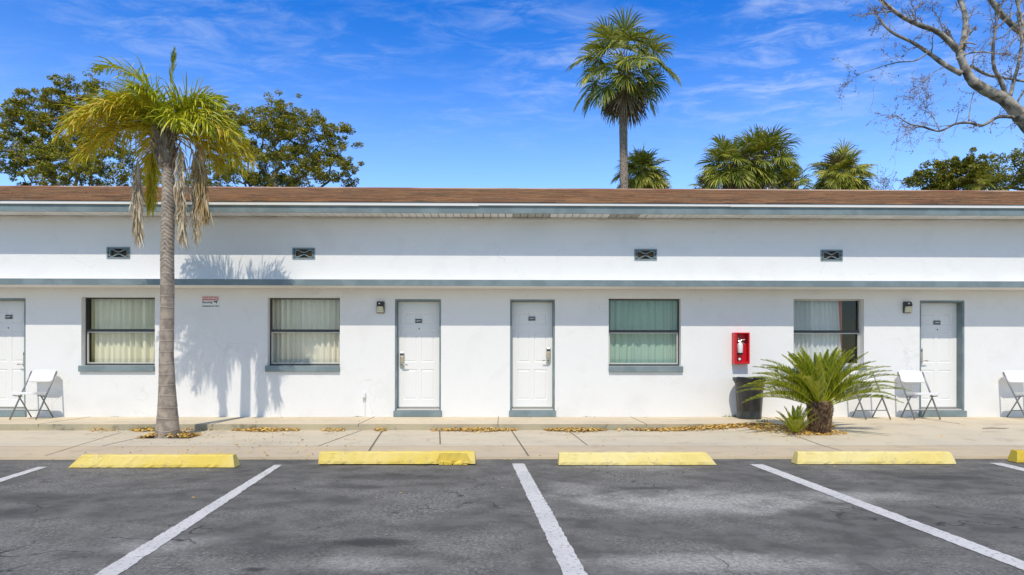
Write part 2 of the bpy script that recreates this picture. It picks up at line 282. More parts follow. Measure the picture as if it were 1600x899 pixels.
# ------------------------------------------------------------------ mesh helpers
class MB:
    def __init__(s): s.v = []; s.f = []; s.mi = []; s.m = 0
    def add(s, vs, fs):
        o = len(s.v); s.v += [tuple(q) for q in vs]
        for f in fs: s.f.append(tuple(i+o for i in f)); s.mi.append(s.m)
    def box(s, x0, x1, y0, y1, z0, z1):
        s.add([(x0,y0,z0),(x1,y0,z0),(x1,y1,z0),(x0,y1,z0),(x0,y0,z1),(x1,y0,z1),(x1,y1,z1),(x0,y1,z1)],
              [(0,3,2,1),(4,5,6,7),(0,1,5,4),(1,2,6,5),(2,3,7,6),(3,0,4,7)]); return s
    def quad(s, a, b, c, d): s.add([a, b, c, d], [(0, 1, 2, 3)]); return s
    def tube(s, pts, rs, n=8, cap=True):
        pts = [Vector(p) for p in pts]
        if isinstance(rs, (int, float)): rs = [rs]*len(pts)
        o = len(s.v); up = None
        for i, p in enumerate(pts):
            d = (pts[min(i+1, len(pts)-1)]-pts[max(i-1, 0)])
            d = d.normalized() if d.length > 1e-9 else Vector((0, 0, 1))
            if up is None: up = Vector((0, 0, 1)) if abs(d.z) < .9 else Vector((1, 0, 0))
            a = d.cross(up); a = a.normalized() if a.length > 1e-6 else Vector((1, 0, 0)); b = a.cross(d); up = b if abs(d.dot(b)) < .9 else up
            for k in range(n):
                t = 2*math.pi*k/n; q = p+(a*math.cos(t)+b*math.sin(t))*rs[i]; s.v.append(tuple(q))
        for i in range(len(pts)-1):
            for k in range(n):
                s.f.append((o+i*n+k, o+i*n+(k+1) % n, o+(i+1)*n+(k+1) % n, o+(i+1)*n+k)); s.mi.append(s.m)
        if cap:
            s.f.append(tuple(o+k for k in reversed(range(n)))); s.mi.append(s.m)
            s.f.append(tuple(o+(len(pts)-1)*n+k for k in range(n))); s.mi.append(s.m)
        return s
    def lathe(s, prof, c=(0, 0, 0), n=32, fn=None):
        o = len(s.v)
        for (r, z) in prof:
            for k in range(n):
                t = 2*math.pi*k/n; rr = r*(fn(t, z) if fn else 1)
                s.v.append((c[0]+rr*math.cos(t), c[1]+rr*math.sin(t), c[2]+z))
        for i in range(len(prof)-1):
            for k in range(n):
                s.f.append((o+i*n+k, o+i*n+(k+1) % n, o+(i+1)*n+(k+1) % n, o+(i+1)*n+k)); s.mi.append(s.m)
        return s
    def build(s, name, mats, parent=None, smooth=False, bevel=0, loc=None):
        me = bpy.data.meshes.new(name)
        v = np.array(s.v, dtype=np.float32) if s.v else np.zeros((0, 3), np.float32)
        if loc is not None: v = v-np.array(loc, dtype=np.float32)
        me.from_pydata(v.tolist(), [], s.f)
        mats = mats if isinstance(mats, (list, tuple)) else [mats]
        for m in mats: me.materials.append(m)
        if len(mats) > 1: me.polygons.foreach_set('material_index', s.mi)
        if smooth: me.polygons.foreach_set('use_smooth', [True]*len(s.f))
        me.update()
        o = bpy.data.objects.new(name, me); sc.collection.objects.link(o)
        if loc is not None: o.location = loc
        if parent: o.parent = parent
        if bevel:
            b = o.modifiers.new('bevel', 'BEVEL'); b.width = bevel; b.segments = 2; b.limit_method = 'ANGLE'
        return o
def empty(name, loc=(0, 0, 0)):
    o = bpy.data.objects.new(name, None); sc.collection.objects.link(o); o.location = loc; return o
def tag(o, label, cat, group=None):
    o['label'] = label; o['category'] = cat
    if group: o['group'] = group
    return o
def struct(o): o['kind'] = 'structure'; return o
def stuff(o, label, cat): o['kind'] = 'stuff'; o['label'] = label; o['category'] = cat; return o
def rep(o, loc):      # keep the children where they are: geometry was written in world space
    for ch in o.children: ch.location = Vector(ch.location)-Vector(loc)
    o.location = loc
def kids(o): return [c for c in bpy.data.objects if c.parent == o]
def copy_tree(o, parent=None):
    c = o.copy(); sc.collection.objects.link(c); c.parent = parent
    for ch in kids(o): copy_tree(ch, c)
    return c
def text(mb, s, size, x, y, z, depth=.002):
    cu = bpy.data.curves.new('t', 'FONT'); cu.body = s; cu.size = size; cu.align_x = 'CENTER'; cu.align_y = 'CENTER'; cu.extrude = depth; cu.resolution_u = 3
    cu.offset = size*.012
    o = bpy.data.objects.new('t', cu); sc.collection.objects.link(o)
    bpy.context.view_layer.update()
    me = bpy.data.meshes.new_from_object(o.evaluated_get(bpy.context.evaluated_depsgraph_get()))
    mb.add([(x+v.co.x, y-v.co.z, z+v.co.y) for v in me.vertices], [tuple(p.vertices) for p in me.polygons])
    bpy.data.objects.remove(o); bpy.data.curves.remove(cu); bpy.data.meshes.remove(me)

# ------------------------------------------------------------------ ground
g = MB(); g.quad((-900, -900, -.008), (900, -900, -.008), (900, 1500, -.008), (-900, 1500, -.008)); struct(g.build('ground', GRASSG))
SWF, SWM, SWB = G(800, 714, .03).y, G(800, 697, .035).y, -1.33
g = MB(); nx = 60
for i in range(nx):
    x0 = -26+52*i/nx; x1 = -26+52*(i+1)/nx
    g.quad((x0, -30, 0), (x1, -30, 0), (x1, SWF+.03, 0), (x0, SWF+.03, 0))
struct(g.build('parking_lot', ASPH))
def sst(a, b, x): t = min(1, max(0, (x-a)/(b-a))); return t*t*(3-2*t)
XR0, XR1 = X(1010, SWB), X(1215, SWB)
def zsw(x, y):      # sidewalk height: rises to the walkway on the right
    back = .04+(.137-.04)*sst(XR0, XR1, x)
    t = max(0, min(1, (y-SWM)/(SWB-SWM))); z = .035+(back-.035)*t
    if y < SWM: z = .03+(.005)*(y-SWF)/(SWM-SWF)
    return z
PB = Vector((X(262, -2.2), -2.2, .03))
PIT = (PB.x-.38, PB.x+.42, PB.y-.20, PB.y+.42)
xs = sorted(set([-24+.5*i for i in range(97)]+[PIT[0], PIT[1]]))
ys = sorted([SWM, PIT[2], PIT[3], SWM+.3, SWM+.9, SWM+1.5, SWB])
g = MB()
for i in range(len(xs)-1):
    for j in range(len(ys)-1):
        cx, cy = (xs[i]+xs[i+1])/2, (ys[j]+ys[j+1])/2
        if PIT[0] < cx < PIT[1] and PIT[2] < cy < PIT[3]: continue
        g.quad(*[(a, b, zsw(a, b)) for a, b in ((xs[i], ys[j]), (xs[i+1], ys[j]), (xs[i+1], ys[j+1]), (xs[i], ys[j+1]))])
a0, a1, b0, b1 = PIT
for p, q in (((a0, b0), (a1, b0)), ((a1, b0), (a1, b1)), ((a1, b1), (a0, b1)), ((a0, b1), (a0, b0))):
    g.quad((*q, zsw(*q)), (*p, zsw(*p)), (*p, -.05), (*q, -.05))
struct(g.build('sidewalk', CONC))
g = MB()
for i in range(48):
    x0 = -24+i; x1 = x0+1
    g.quad((x0, SWF, .03), (x1, SWF, .03), (x1, SWM-.012, .035), (x0, SWM-.012, .035)); g.quad((x0, SWF, -.02), (x1, SWF, -.02), (x1, SWF, .03), (x0, SWF, .03))
struct(g.build('curb', CONCA))
g = MB(); n = 9
for i in range(n):
    for j in range(7):
        def pz(u, v): return (a0+(a1-a0)*u/n, b0+(b1-b0)*v/7, .012+.018*math.sin(u*2.1+v)*math.cos(v*1.7))
        g.quad(pz(i, j), pz(i+1, j), pz(i+1, j+1), pz(i, j+1))
struct(g.build('soil', SOIL))
# joint under the sidewalk seam and slab joints
g = MB()
g.quad((-24, SWM-.014, .026), (24, SWM-.014, .026), (24, SWM+.002, .026), (-24, SWM+.002, .026))
def jline(p, q, wd=.016):
    p = Vector((p[0], p[1], 0)); q = Vector((q[0], q[1], 0)); d = (q-p).normalized(); s_ = Vector((-d.y, d.x, 0))*wd/2; n = 8
    for i in range(n):
        a = p.lerp(q, i/n); b = p.lerp(q, (i+1)/n)
        g.quad(*[(c.x, c.y, zsw(c.x, c.y)+.004) for c in (a-s_, b-s_, b+s_, a+s_)])
def gp(px, py, z=.037): v = G(px, py, z); return (v.x, v.y)
for a, b, wd in (((160, 697), (255, 676), .014), ((498, 697), (565, 673), .014), ((573, 710), (598, 673), .024), ((688, 694), (687, 673), .02), ((826, 712), (799, 673), .02), ((918, 696), (889, 674), .014), ((1345, 712), (1245, 686), .012), ((70, 712), (190, 676), .01)):
    jline(gp(*a), gp(*b), wd)
struct(g.build('pavement_joints', JOINT))
# walkway slab with its step
g = MB()
for i in range(48):
    x0 = -24+i; g.m = 0
    g.quad((x0, SWB, .14), (x0+1, SWB, .14), (x0+1, .3, .14), (x0, .3, .14)); g.m = 1
    g.quad((x0, SWB, -.02), (x0+1, SWB, -.02), (x0+1, SWB, .14), (x0, SWB, .14))
struct(g.build('walkway', [CONCW, CONCS]))
g = MB()
for px in (60, 332, 560, 778, 1010, 1240, 1500):
    x = X(px, SWB); g.box(x-.006, x+.006, SWB-.004, 0, .1, .1435)
struct(g.build('walkway_joints', JOINT))
# parking lines
g = MB()
def pline(tl, tr, bl, br, ext=True):
    a, b, c, d = [Vector((*gp(*q, z=0)[:2], 0)) for q in (tl, tr, br, bl)]
    if ext:
        dm = ((c+d)/2-(a+b)/2).normalized(); e = (c+d)/2
        k = max(0, (e.y-(-10.6))/(-dm.y)) if dm.y < 0 else 0
        c += dm*k; d += dm*k
    n = 150; E = [(a.lerp(d, i/n)+Vector((rnd.gauss(0, .0035), 0, 0)), b.lerp(c, i/n)+Vector((rnd.gauss(0, .0035), 0, 0))) for i in range(n+1)]
    for (p0, q0), (p1, q1) in zip(E[:-1], E[1:]): g.quad(*[(p.x, p.y, .004) for p in (p0, q0, q1, p1)][::-1])
pline((429, 727), (441, 727), (143, 899), (190, 899))
pline((800, 725), (819, 725), (882, 899), (918, 899))
pline((1171, 726), (1192, 726), (1600, 892), (1600, 878.))
pline((1546, 724), (1566, 724), (1700, 762), (1706, 756), True)
pline((60, 730), (75, 730), (-60, 766), (-35, 766), True)
struct(g.build('parking_lines', PAINT))

# ------------------------------------------------------------------ building
BX0, BX1, BD = -17.0, 17.0, 11.8
ZT = 3.86
bld = empty('motel_building')
tag(bld, 'long white stucco single storey motel with slate blue trim and brown shingle roof', 'building')
wins = [(127, 242), (418, 531), (951, 1064), (1240, 1350)]
doors = [(-31, 40), (617, 689), (797, 867), (1437, 1507)]
WZ0, WZ1 = W(786, 572, 0).z, W(786, 466, 0).z
DZ0, DZ1 = .255, W(786, 468, 0).z
vents = [(167, 203), (457, 492), (991, 1026), (1282, 1316)]
VZ0, VZ1 = W(786, 406, 0).z, W(786, 389, 0).z
holes = [(X(a), X(b), WZ0, WZ1) for a, b in wins]+[(X(a), X(b), DZ0, DZ1) for a, b in doors]+[(X(a), X(b), VZ0, VZ1) for a, b in vents]
xs = sorted(set([BX0, BX1]+[h[0] for h in holes]+[h[1] for h in holes])); zs = sorted(set([.05, ZT, WZ0, WZ1, DZ0, DZ1, VZ0, VZ1]))
g = MB()
for i in range(len(xs)-1):
    for j in range(len(zs)-1):
        cx, cz = (xs[i]+xs[i+1])/2, (zs[j]+zs[j+1])/2
        if any(h[0] < cx < h[1] and h[2] < cz < h[3] for h in holes): continue
        for y, r in ((0, 1), (.2, -1)):
            q = [(xs[i], y, zs[j]), (xs[i+1], y, zs[j]), (xs[i+1], y, zs[j+1]), (xs[i], y, zs[j+1])]; g.quad(*q[::r])
for (x0, x1, z0, z1) in holes:
    for p, q in (((x0, z0), (x1, z0)), ((x1, z0), (x1, z1)), ((x1, z1), (x0, z1)), ((x0, z1), (x0, z0))):
        g.quad((p[0], 0, p[1]), (p[0], .2, p[1]), (q[0], .2, q[1]), (q[0], 0, q[1]))
RZ, EY = W(800, 296.5, 5.75).z, -.52
g.box(BX0, BX0+.2, .21, BD, .05, ZT); g.box(BX1-.2, BX1, .21, BD, .05, ZT); g.box(BX0+.2, BX1-.2, BD-.2, BD, .05, ZT)
for x in (BX0+.1, BX1-.1):
    g.add([(x, .2, ZT), (x, BD-.2, ZT), (x, 5.75, RZ-.15)], [(0, 1, 2)])
g.build('wall', WHITE, bld)
g = MB()
g.quad((BX0+.3, .22, .28), (BX1-.3, .22, .28), (BX1-.3, 4, .28), (BX0+.3, 4, .28)); g.quad((BX0+.3, 4, .2), (BX1-.3, 4, .2), (BX1-.3, 4, 3.8), (BX0+.3, 4, 3.8))
g.quad((BX0+.3, .22, 2.75), (BX0+.3, 4, 2.75), (BX1-.3, 4, 2.75), (BX1-.3, .22, 2.75))
for (a, b) in wins:
    for x in (X(a)-.35, X(b)+.35): g.quad((x, .215, .2), (x, 4, .2), (x, 4, 2.75), (x, .215, 2.75))
g.build('room_lining', DARK, bld)
# eave and roof
zf0, zf1 = W(800, 333.5, EY).z, W(800, 322.5, EY).z
zd1 = W(800, 317.5, EY-.03).z
fas = MB(); fas.box(BX0-.5, BX1+.5, EY, EY+.03, zf0, zf1+.04)
xj = [X(445, EY), X(1060, EY)]
fas.build('fascia', SLATE, bld)
g = MB()
segs = [(BX0-.5, X(300, EY), 0), (X(300, EY)+.002, X(748, EY), -.004), (X(748, EY)+.002, X(1140, EY), .006), (X(1140, EY)+.002, BX1+.5, 0)]
for a, b, dz in segs: g.box(a, b, EY-.035, EY-.002, zf1+dz, zd1+.002)
g.build('drip_edge', DRIP, bld, bevel=.004)
zs0 = zf0+.03
stain = [(X(806, EY), X(857, EY)), (X(958, EY), X(1006, EY))]
g = MB(); x = BX0-.5; k = 0
while x < BX1+.5:
    g.m = 1 if any(a_ < x+.065 < b_ for a_, b_ in stain) else 0
    g.box(x+.006, x+.130, EY+.031, -.003, zs0+rnd.uniform(0, .004), zs0+.02); x += .136; k += 1
g.m = 2; g.box(BX0-.5, BX1+.5, EY+.031, -.003, zs0+.022, zs0+.04)
g.build('soffit', [SOFF, SOFFD, BRONZE], bld)
g = MB(); g.box(BX0, BX1, -.035, -.002, zs0-.045, zs0-.003); g.build('soffit_trim', SOFF, bld, bevel=.004)
def slope(y): return zd1+.008+(RZ-zd1-.008)*(y-(EY-.05))/(5.75-(EY-.05))
g = MB(); ny = 44
for j in range(ny):       # courses of shingles, each a thin step
    y0 = EY-.05+(5.75-EY+.05)*j/ny; y1 = EY-.05+(5.75-EY+.05)*(j+1)/ny; x = BX0-.6
    while x < BX1+.6:
        wdt = rnd.uniform(.25, .5); xe = min(BX1+.6, x+wdt); h = .012+rnd.uniform(0, .007)
        g.quad((x, y0, slope(y0)+h), (xe, y0, slope(y0)+h), (xe, y1, slope(y1)+.003), (x, y1, slope(y1)+.003))
        g.quad((x, y0, slope(y0)-.002), (xe, y0, slope(y0)-.002), (xe, y0, slope(y0)+h), (x, y0, slope(y0)+h)); x = xe
yb = 5.75*2-EY+.05
g.quad((BX0-.6, 5.75, RZ), (BX1+.6, 5.75, RZ), (BX1+.6, yb, zd1), (BX0-.6, yb, zd1))
g.quad((BX0-.6, EY-.045, zd1+.004), (BX0-.6, 5.75, RZ-.006), (BX1+.6, 5.75, RZ-.006), (BX1+.6, EY-.045, zd1+.004))
SHI = material('shingle_tabs', (.2, .1, .06), .95, island=[(.15, .08, .045), (.25, .125, .065), (.33, .17, .085), (.19, .125, .075), (.38, .20, .10)], bump=.5, bscale=60)
def mottled(m):
    t = m.node_tree; l = t.links.new; b = [n for n in t.nodes if n.type == 'BSDF_PRINCIPLED'][0]; src = b.inputs['Base Color'].links[0].from_socket
    v = N(t, 'ShaderNodeTexCoord').outputs['Object']
    c = mixc(t, mul(t, ramp(t, .50, .66, noise(t, v, 2.2, 8, .7, .5, stretch=(.45, 1, 1))), .75), src, (.085, .06, .045))
    c = mixc(t, mul(t, ramp(t, .56, .70, noise(t, v, 1.6, 8, .7, .5, (9, 4, 0), (.5, 1, 1))), .7), c, (.50, .25, .10)); l(c, b.inputs['Base Color'])
mottled(SHI)
roof = g.build('roof', SHI, bld)
g = MB(); g.tube([(BX0-.6, 5.75, RZ+.005), (X(575, 5.75), 5.75, RZ+.01), (BX1+.6, 5.75, RZ+.005)], .035, 6); g.build('ridge_cap', material('ridge_cap', (.52, .36, .26), .9, (.33, .15, .10), .7, stretch=(1, .1, .1)), roof)
# ledge
LY = -.525; zl0, zl1 = W(786, 447, LY).z, W(786, 437.5, LY).z
g = MB(); g.m = 0
g.box(BX0, BX1, LY, LY+.03, zl0, zl1); g.m = 1; g.box(BX0, BX1, LY+.031, -.002, zl0+.004, zl1-.004)
g.build('ledge', [SLATE, WHITE], bld)
g = MB(); g.box(BX0, BX1, -.012, -.002, .06, .1385)
# vents: pierced blocks
def vent(a, b):
    x0, x1 = X(a), X(b); y0 = -.012; mb = MB(); w_ = x1-x0; h = VZ1-VZ0; t = .022
    mb.box(x0-.002, x1+.002, y0, .1, VZ1-t, VZ1+.004); mb.box(x0-.002, x1+.002, y0, .1, VZ0-.004, VZ0+t)
    mb.box(x0-.002, x0+t, y0, .1, VZ0+t, VZ1-t); mb.box(x1-t, x1+.002, y0, .1, VZ0+t, VZ1-t)
    xm, zm = (x0+x1)/2, (VZ0+VZ1)/2; A, B = w_/2-t, h/2-t
    def arc(sx, sz):
        pts = [(xm+sx*A*(1-u), zm+sz*(B*.52+B*.30*math.sin(u*math.pi*.5*3))) for u in [i/10 for i in range(11)]]
        for p, q in zip(pts[:-1], pts[1:]):
            th = .010; x_, X_ = sorted((p[0], q[0]))
            pl, ql = (p, q) if p[0] < q[0] else (q, p)
            mb.add([(pl[0], y0+.01, pl[1]-th), (ql[0], y0+.01, ql[1]-th), (ql[0], y0+.01, ql[1]+th), (pl[0], y0+.01, pl[1]+th),
                    (pl[0], .09, pl[1]-th), (ql[0], .09, ql[1]-th), (ql[0], .09, ql[1]+th), (pl[0], .09, pl[1]+th)], [(0, 1, 2, 3), (3, 2, 6, 7), (1, 0, 4, 5), (4, 7, 6, 5)])
    for sx in (-1, 1):
        for sz in (-1, 1): arc(sx, sz)
        mb.box(xm+sx*A*.86-.008, xm+sx*A*.86+.008, y0+.006, .09, zm-B*.7, zm+B*.7)
    o = mb.build('vent_block', SLATE, bld)
    mb = MB(); mb.quad((x0, .102, VZ0), (x1, .102, VZ0), (x1, .102, VZ1), (x0, .102, VZ1)); mb.build('vent_screen', material('rusty_screen', (.50, .30, .15), .9, (.22, .14, .08), 20) if 'rusty_screen' not in MATS else MATS['rusty_screen'], o)
for v in vents: vent(*v)

# windows
def window(i, a, b):
    x0, x1, z0, z1 = X(a)+.002, X(b)-.002, WZ0+.002, WZ1-.002; y = .12
    fr = MB(); t = .020
    fr.box(x0, x0+t, y, y+.06, z0, z1); fr.box(x1-t, x1, y, y+.06, z0, z1); fr.box(x0+t, x1-t, y, y+.06, z1-t, z1); fr.box(x0+t, x1-t, y-.01, y+.06, z0, z0+t+.01)
    f = fr.build('window', BRONZE if i != 3 else MATS['aluminium_frame'], bld, bevel=.003)
    zm = W(786, 517.5, y).z
    s = MB(); s.box(x0+t, x1-t, y-.004, y+.03, zm-.022, zm+.024); s.build('meeting_rail', BRONZE, f, bevel=.003)
    s = MB(); u0, u1, w0, w1 = x0+t, x1-t, z0+t+.011, zm-.023; k = .024
    s.box(u0, u0+k, y+.012, y+.04, w0, w1); s.box(u1-k, u1, y+.012, y+.04, w0, w1); s.box(u0+k, u1-k, y+.012, y+.04, w1-k*.8, w1); s.box(u0+k, u1-k, y+.012, y+.04, w0, w0+k)
    s.build('sash', ALU, f, bevel=.003)
    p = MB(); p.quad((u0, y+.022, zm+.024), (u1, y+.022, zm+.024), (u1, y+.022, z1-t), (u0, y+.022, z1-t)); p.build('pane', GLASS, f)
    p = MB(); p.quad((u0+k, y+.03, w0+k), (u1-k, y+.03, w0+k), (u1-k, y+.03, w1-k*.8), (u0+k, y+.03, w1-k*.8)); p.build('pane', GLASS, f)
    rr = random.Random(11+i); cu = MB(); nn = 150; nz = 10; wd = x1-x0
    c0, c1 = (x0-.05, x1+.05)
    if i == 0: c0 = x0+.07*wd
    if i == 1: c0 = x0
    if i == 3: c1 = x0+.79*wd
    ph = [rr.uniform(0, 6.28) for _ in range(6)]; freq = (11, 13, 9, 12)[i]
    def cy(u, v):
        d = u
        if i == 2: d = u+.05*(1-v)*math.sin(u*5+1)*max(0, 1-abs(u-.35)/.35)
        if i == 0 and u > .8: d = u+.05*(1-v)
        q = freq*6.283*(d+.018*math.sin(9*d+ph[1])+.01*math.sin(23*d+ph[2]))
        amp = (.055, .055, .024, .050)[i]*(.7+.3*math.sin(7*d+ph[3]))
        s_ = math.sin(q); val = amp*(s_ if i != 3 else abs(math.sin(q/2))*2-1)+.008*math.sin(q*2.3+ph[4])
        if i == 2: val += .008*math.sin(26*(u*1.5+v*1.1))*max(0, 1-v*1.6)*max(0, 1-abs(u-.3)/.35)
        return y+.15+val
    for j in range(nz+1):
        v = j/nz
        for k_ in range(nn+1):
            u = k_/nn; xe = c1
            if i == 3: xe = c1-.06*(v-.1)*wd*(1 if v > .1 else 0)
            cu.v.append((c0+(xe-c0)*u, cy(u, v), z0-.06+(z1+.05-z0+.06)*v))
    for j in range(nz):
        for k_ in range(nn):
            q = j*(nn+1)+k_; cu.f.append((q, q+1, q+nn+2, q+nn+1)); cu.mi.append(0)
    cu.build('curtain', CURT[i], f, smooth=True)
    if i in (0, 3):
        cu = MB()
        xa, xb = (x0-.02, x0+.075*wd) if i == 0 else (c1-.085*wd, c1+.035)
        for k_ in range(14):
            ua, ub = xa+(xb-xa)*k_/14, xa+(xb-xa)*(k_+1)/14
            ya, yb_ = [y+.20+.02*math.sin(q*1.4) for q in (k_, k_+1)]
            cu.quad((ua, ya, z0-.05), (ub, yb_, z0-.05), (ub-.0, yb_, z1+.05), (ua, ya, z1+.05))
        cu.build('curtain_lining', YCUR if i == 0 else PINK, f, smooth=True)
    e = .012
    s = MB(); s.box(X(a)-(.03 if i < 2 else .0), X(b)+(.0 if i < 2 else .03), -.05, .118, z0-.115, z0-.003)
    s.build('sill', SLATE, f, bevel=.008)
for i, (a, b) in enumerate(wins): window(i, a, b)

# doors
PL = ['10071', '10041', '10031', '10061']
def door(i, a, b):
    x0, x1 = X(a), X(b); y = .165; z0, z1 = DZ0, DZ1; t = .032
    fr = MB(); fr.box(x0+.002, x0+t, .005, y+.03, z0+.03, z1-.002); fr.box(x1-t, x1-.002, .005, y+.03, z0+.03, z1-.002); fr.box(x0+t, x1-t, .005, y+.03, z1-t, z1-.002)
    side = 1 if i in (0, 2) else -1       # the lock side
    d0, d1, e0, e1 = x0+t+.003, x1-t-.003, z0+.045, z1-t-.003
    lf = MB(); wd = d1-d0; h = e1-e0
    # leaf surface with six recessed panels
    cols = [.13, .45, .55, .87]; rows = [.075, .36, .43, .73, .79, .90]
    pan = [(d0+wd*cols[2*c], d0+wd*cols[2*c+1], e0+h*rows[2*r], e0+h*rows[2*r+1]) for c in (0, 1) for r in (0, 1, 2)]
    xs = sorted(set([d0, d1]+[p[0] for p in pan]+[p[1] for p in pan])); zs = sorted(set([e0, e1]+[p[2] for p in pan]+[p[3] for p in pan]))
    for p in range(len(xs)-1):
        for q in range(len(zs)-1):
            cx, cz = (xs[p]+xs[p+1])/2, (zs[q]+zs[q+1])/2
            if any(m[0] < cx < m[1] and m[2] < cz < m[3] for m in pan): continue
            lf.quad((xs[p], y, zs[q]), (xs[p+1], y, zs[q]), (xs[p+1], y, zs[q+1]), (xs[p], y, zs[q+1]))
    def ring(m, k1, y1, k2, y2):
        A = [(m[0]+k1, m[2]+k1), (m[1]-k1, m[2]+k1), (m[1]-k1, m[3]-k1), (m[0]+k1, m[3]-k1)]; B = [(m[0]+k2, m[2]+k2), (m[1]-k2, m[2]+k2), (m[1]-k2, m[3]-k2), (m[0]+k2, m[3]-k2)]
        for c in range(4):
            d = (c+1) % 4; lf.quad((A[c][0], y1, A[c][1]), (A[d][0], y1, A[d][1]), (B[d][0], y2, B[d][1]), (B[c][0], y2, B[c][1]))
    for m in pan:
        ring(m, 0, y, .010, y+.008); ring(m, .010, y+.008, .022, y+.008); ring(m, .022, y+.008, .036, y+.002)
        lf.quad(*[(c[0], y+.002, c[1]) for c in ((m[0]+.036, m[2]+.036), (m[1]-.036, m[2]+.036), (m[1]-.036, m[3]-.036), (m[0]+.036, m[3]-.036))])
    lf.box(d0, d1, y+.015, y+.045, e0, e1)
    for p, q in (((d0, e0), (d1, e0)), ((d1, e0), (d1, e1)), ((d1, e1), (d0, e1)), ((d0, e1), (d0, e0))): lf.quad((p[0], y, p[1]), (p[0], y+.016, p[1]), (q[0], y+.016, q[1]), (q[0], y, q[1]))
    dr = lf.build('door', DOORW, bld)
    fr.build('door_frame', SLATE, dr, bevel=.003)
    th = MB(); th.box(x0+.003, x1-.003, .03, y+.05, z0+.003, z0+.03); th.build('threshold', ALU, dr, bevel=.004)
    sw = MB(); sw.box(d0, d1, y-.006, y-.001, e0, e0+.022); sw.build('door_sweep', ALU, dr)
    st = MB(); st.box(x0-.02, x1+.02, -.045, .028, .1415, z0+.001); st.build('doorstep', SLATE, dr, bevel=.008)
    # lock plate and lever
    lx = d1-.075 if side == 1 else d0+.075; lz = W(786, 563, y).z if i in (1, 0) else W(786, 556, y).z
    lk = MB(); lk.box(lx-.042, lx+.042, y-.03, y-.001, lz-.14, lz+.15)
    k = lk.build('lock_plate', STEEL, dr, bevel=.012)
    lk = MB(); lk.box(lx-.03, lx+.03, y-.036, y-.031, lz-.05, lz+.07); lk.build('lock_panel', BRASS, k, bevel=.004) if False else lk.build('lock_panel', BRASS, dr, bevel=.004)
    lk = MB(); lk.box(lx-.03, lx+.03, y-.037, y-.031, lz+.09, lz+.12); lk.build('card_slot', BRONZE, dr, bevel=.003)
    hd = MB(); s = -side
    hd.tube([(lx, y-.03, lz-.085), (lx, y-.075, lz-.085)], .016, 10); hd.tube([(lx, y-.075, lz-.085), (lx+s*.05, y-.078, lz-.083), (lx+s*.115, y-.07, lz-.092)], [.013, .011, .009], 8)
    hd.build('handle', STEEL, dr, smooth=True)
    xc = X([14, 654, 831, 1475][i], y); zc = W(786, [497, 502, 498, 503][i], y).z
    if i == 3: xc = (d0+d1)/2+.01
    np_ = MB(); np_.m = 0; np_.box(xc-.062, xc+.062, y-.012, y-.001, zc-.036, zc+.036); np_.m = 1; text(np_, PL[i], .048, xc, y-.014, zc)
    np_.build('number_plate', [BLACK, WPLAS], dr)
    if i != 2:
        ph = MB(); zz = W(786, 514, y).z; ph.tube([(xc+(.01 if i else -.01), y-.006, zz), (xc+(.01 if i else -.01), y-.001, zz)], .012, 10); ph.build('peephole', BRONZE, dr)
for i, (a, b) in enumerate(doors): door(i, a, b)

# ------------------------------------------------------------------ wall fixtures
def wall_lamp(px, label):
    c = W(px, 481, 0); mb = MB(); x, z = c.x, c.z
    e = empty('wall_lamp', (x, 0, z))
    mb.box(x-.072, x+.072, -.045, -.002, z-.105, z+.115); o = mb.build('housing', BRONZE, bevel=.012); o.parent = e; o.location = (-x, 0, -z)
    mb = MB(); mb.add([(x-.07, -.046, z+.02), (x+.07, -.046, z+.02), (x+.07, -.046, z+.11), (x-.07, -.046, z+.11), (x-.06, -.10, z+.03), (x+.06, -.10, z+.03), (x+.06, -.07, z+.10), (x-.06, -.07, z+.10)],
                      [(0, 3, 2, 1), (4, 5, 6, 7), (0, 1, 5, 4), (1, 2, 6, 5), (2, 3, 7, 6), (3, 0, 4, 7)]); o = mb.build('hood', BRONZE, bevel=.006); o.parent = e; o.location = (-x, 0, -z)
    mb = MB(); mb.add([(x-.066, -.046, z-.095), (x+.066, -.046, z-.095), (x+.055, -.046, z+.018), (x-.055, -.046, z+.018), (x-.06, -.085, z-.085), (x+.06, -.085, z-.085), (x+.048, -.10, z+.018), (x-.048, -.10, z+.018)],
                      [(0, 3, 2, 1), (4, 5, 6, 7), (0, 1, 5, 4), (1, 2, 6, 5), (2, 3, 7, 6), (3, 0, 4, 7)]); o = mb.build('lens', LENS, bevel=.006); o.parent = e; o.location = (-x, 0, -z)
    mb = MB(); mb.tube([(x-.01, -.108, z+.07), (x-.01, -.08, z+.07)], .012, 10); o = mb.build('light_sensor', WPLAS); o.parent = e; o.location = (-x, 0, -z)
    tag(e, label, 'lamp', 'wall lamps beside the doors')
wall_lamp(595, 'dark wall lamp with cream lens between an ivory curtained window and a door')
wall_lamp(1416, 'dark wall lamp with cream lens beside the right-hand door, above two folding chairs')

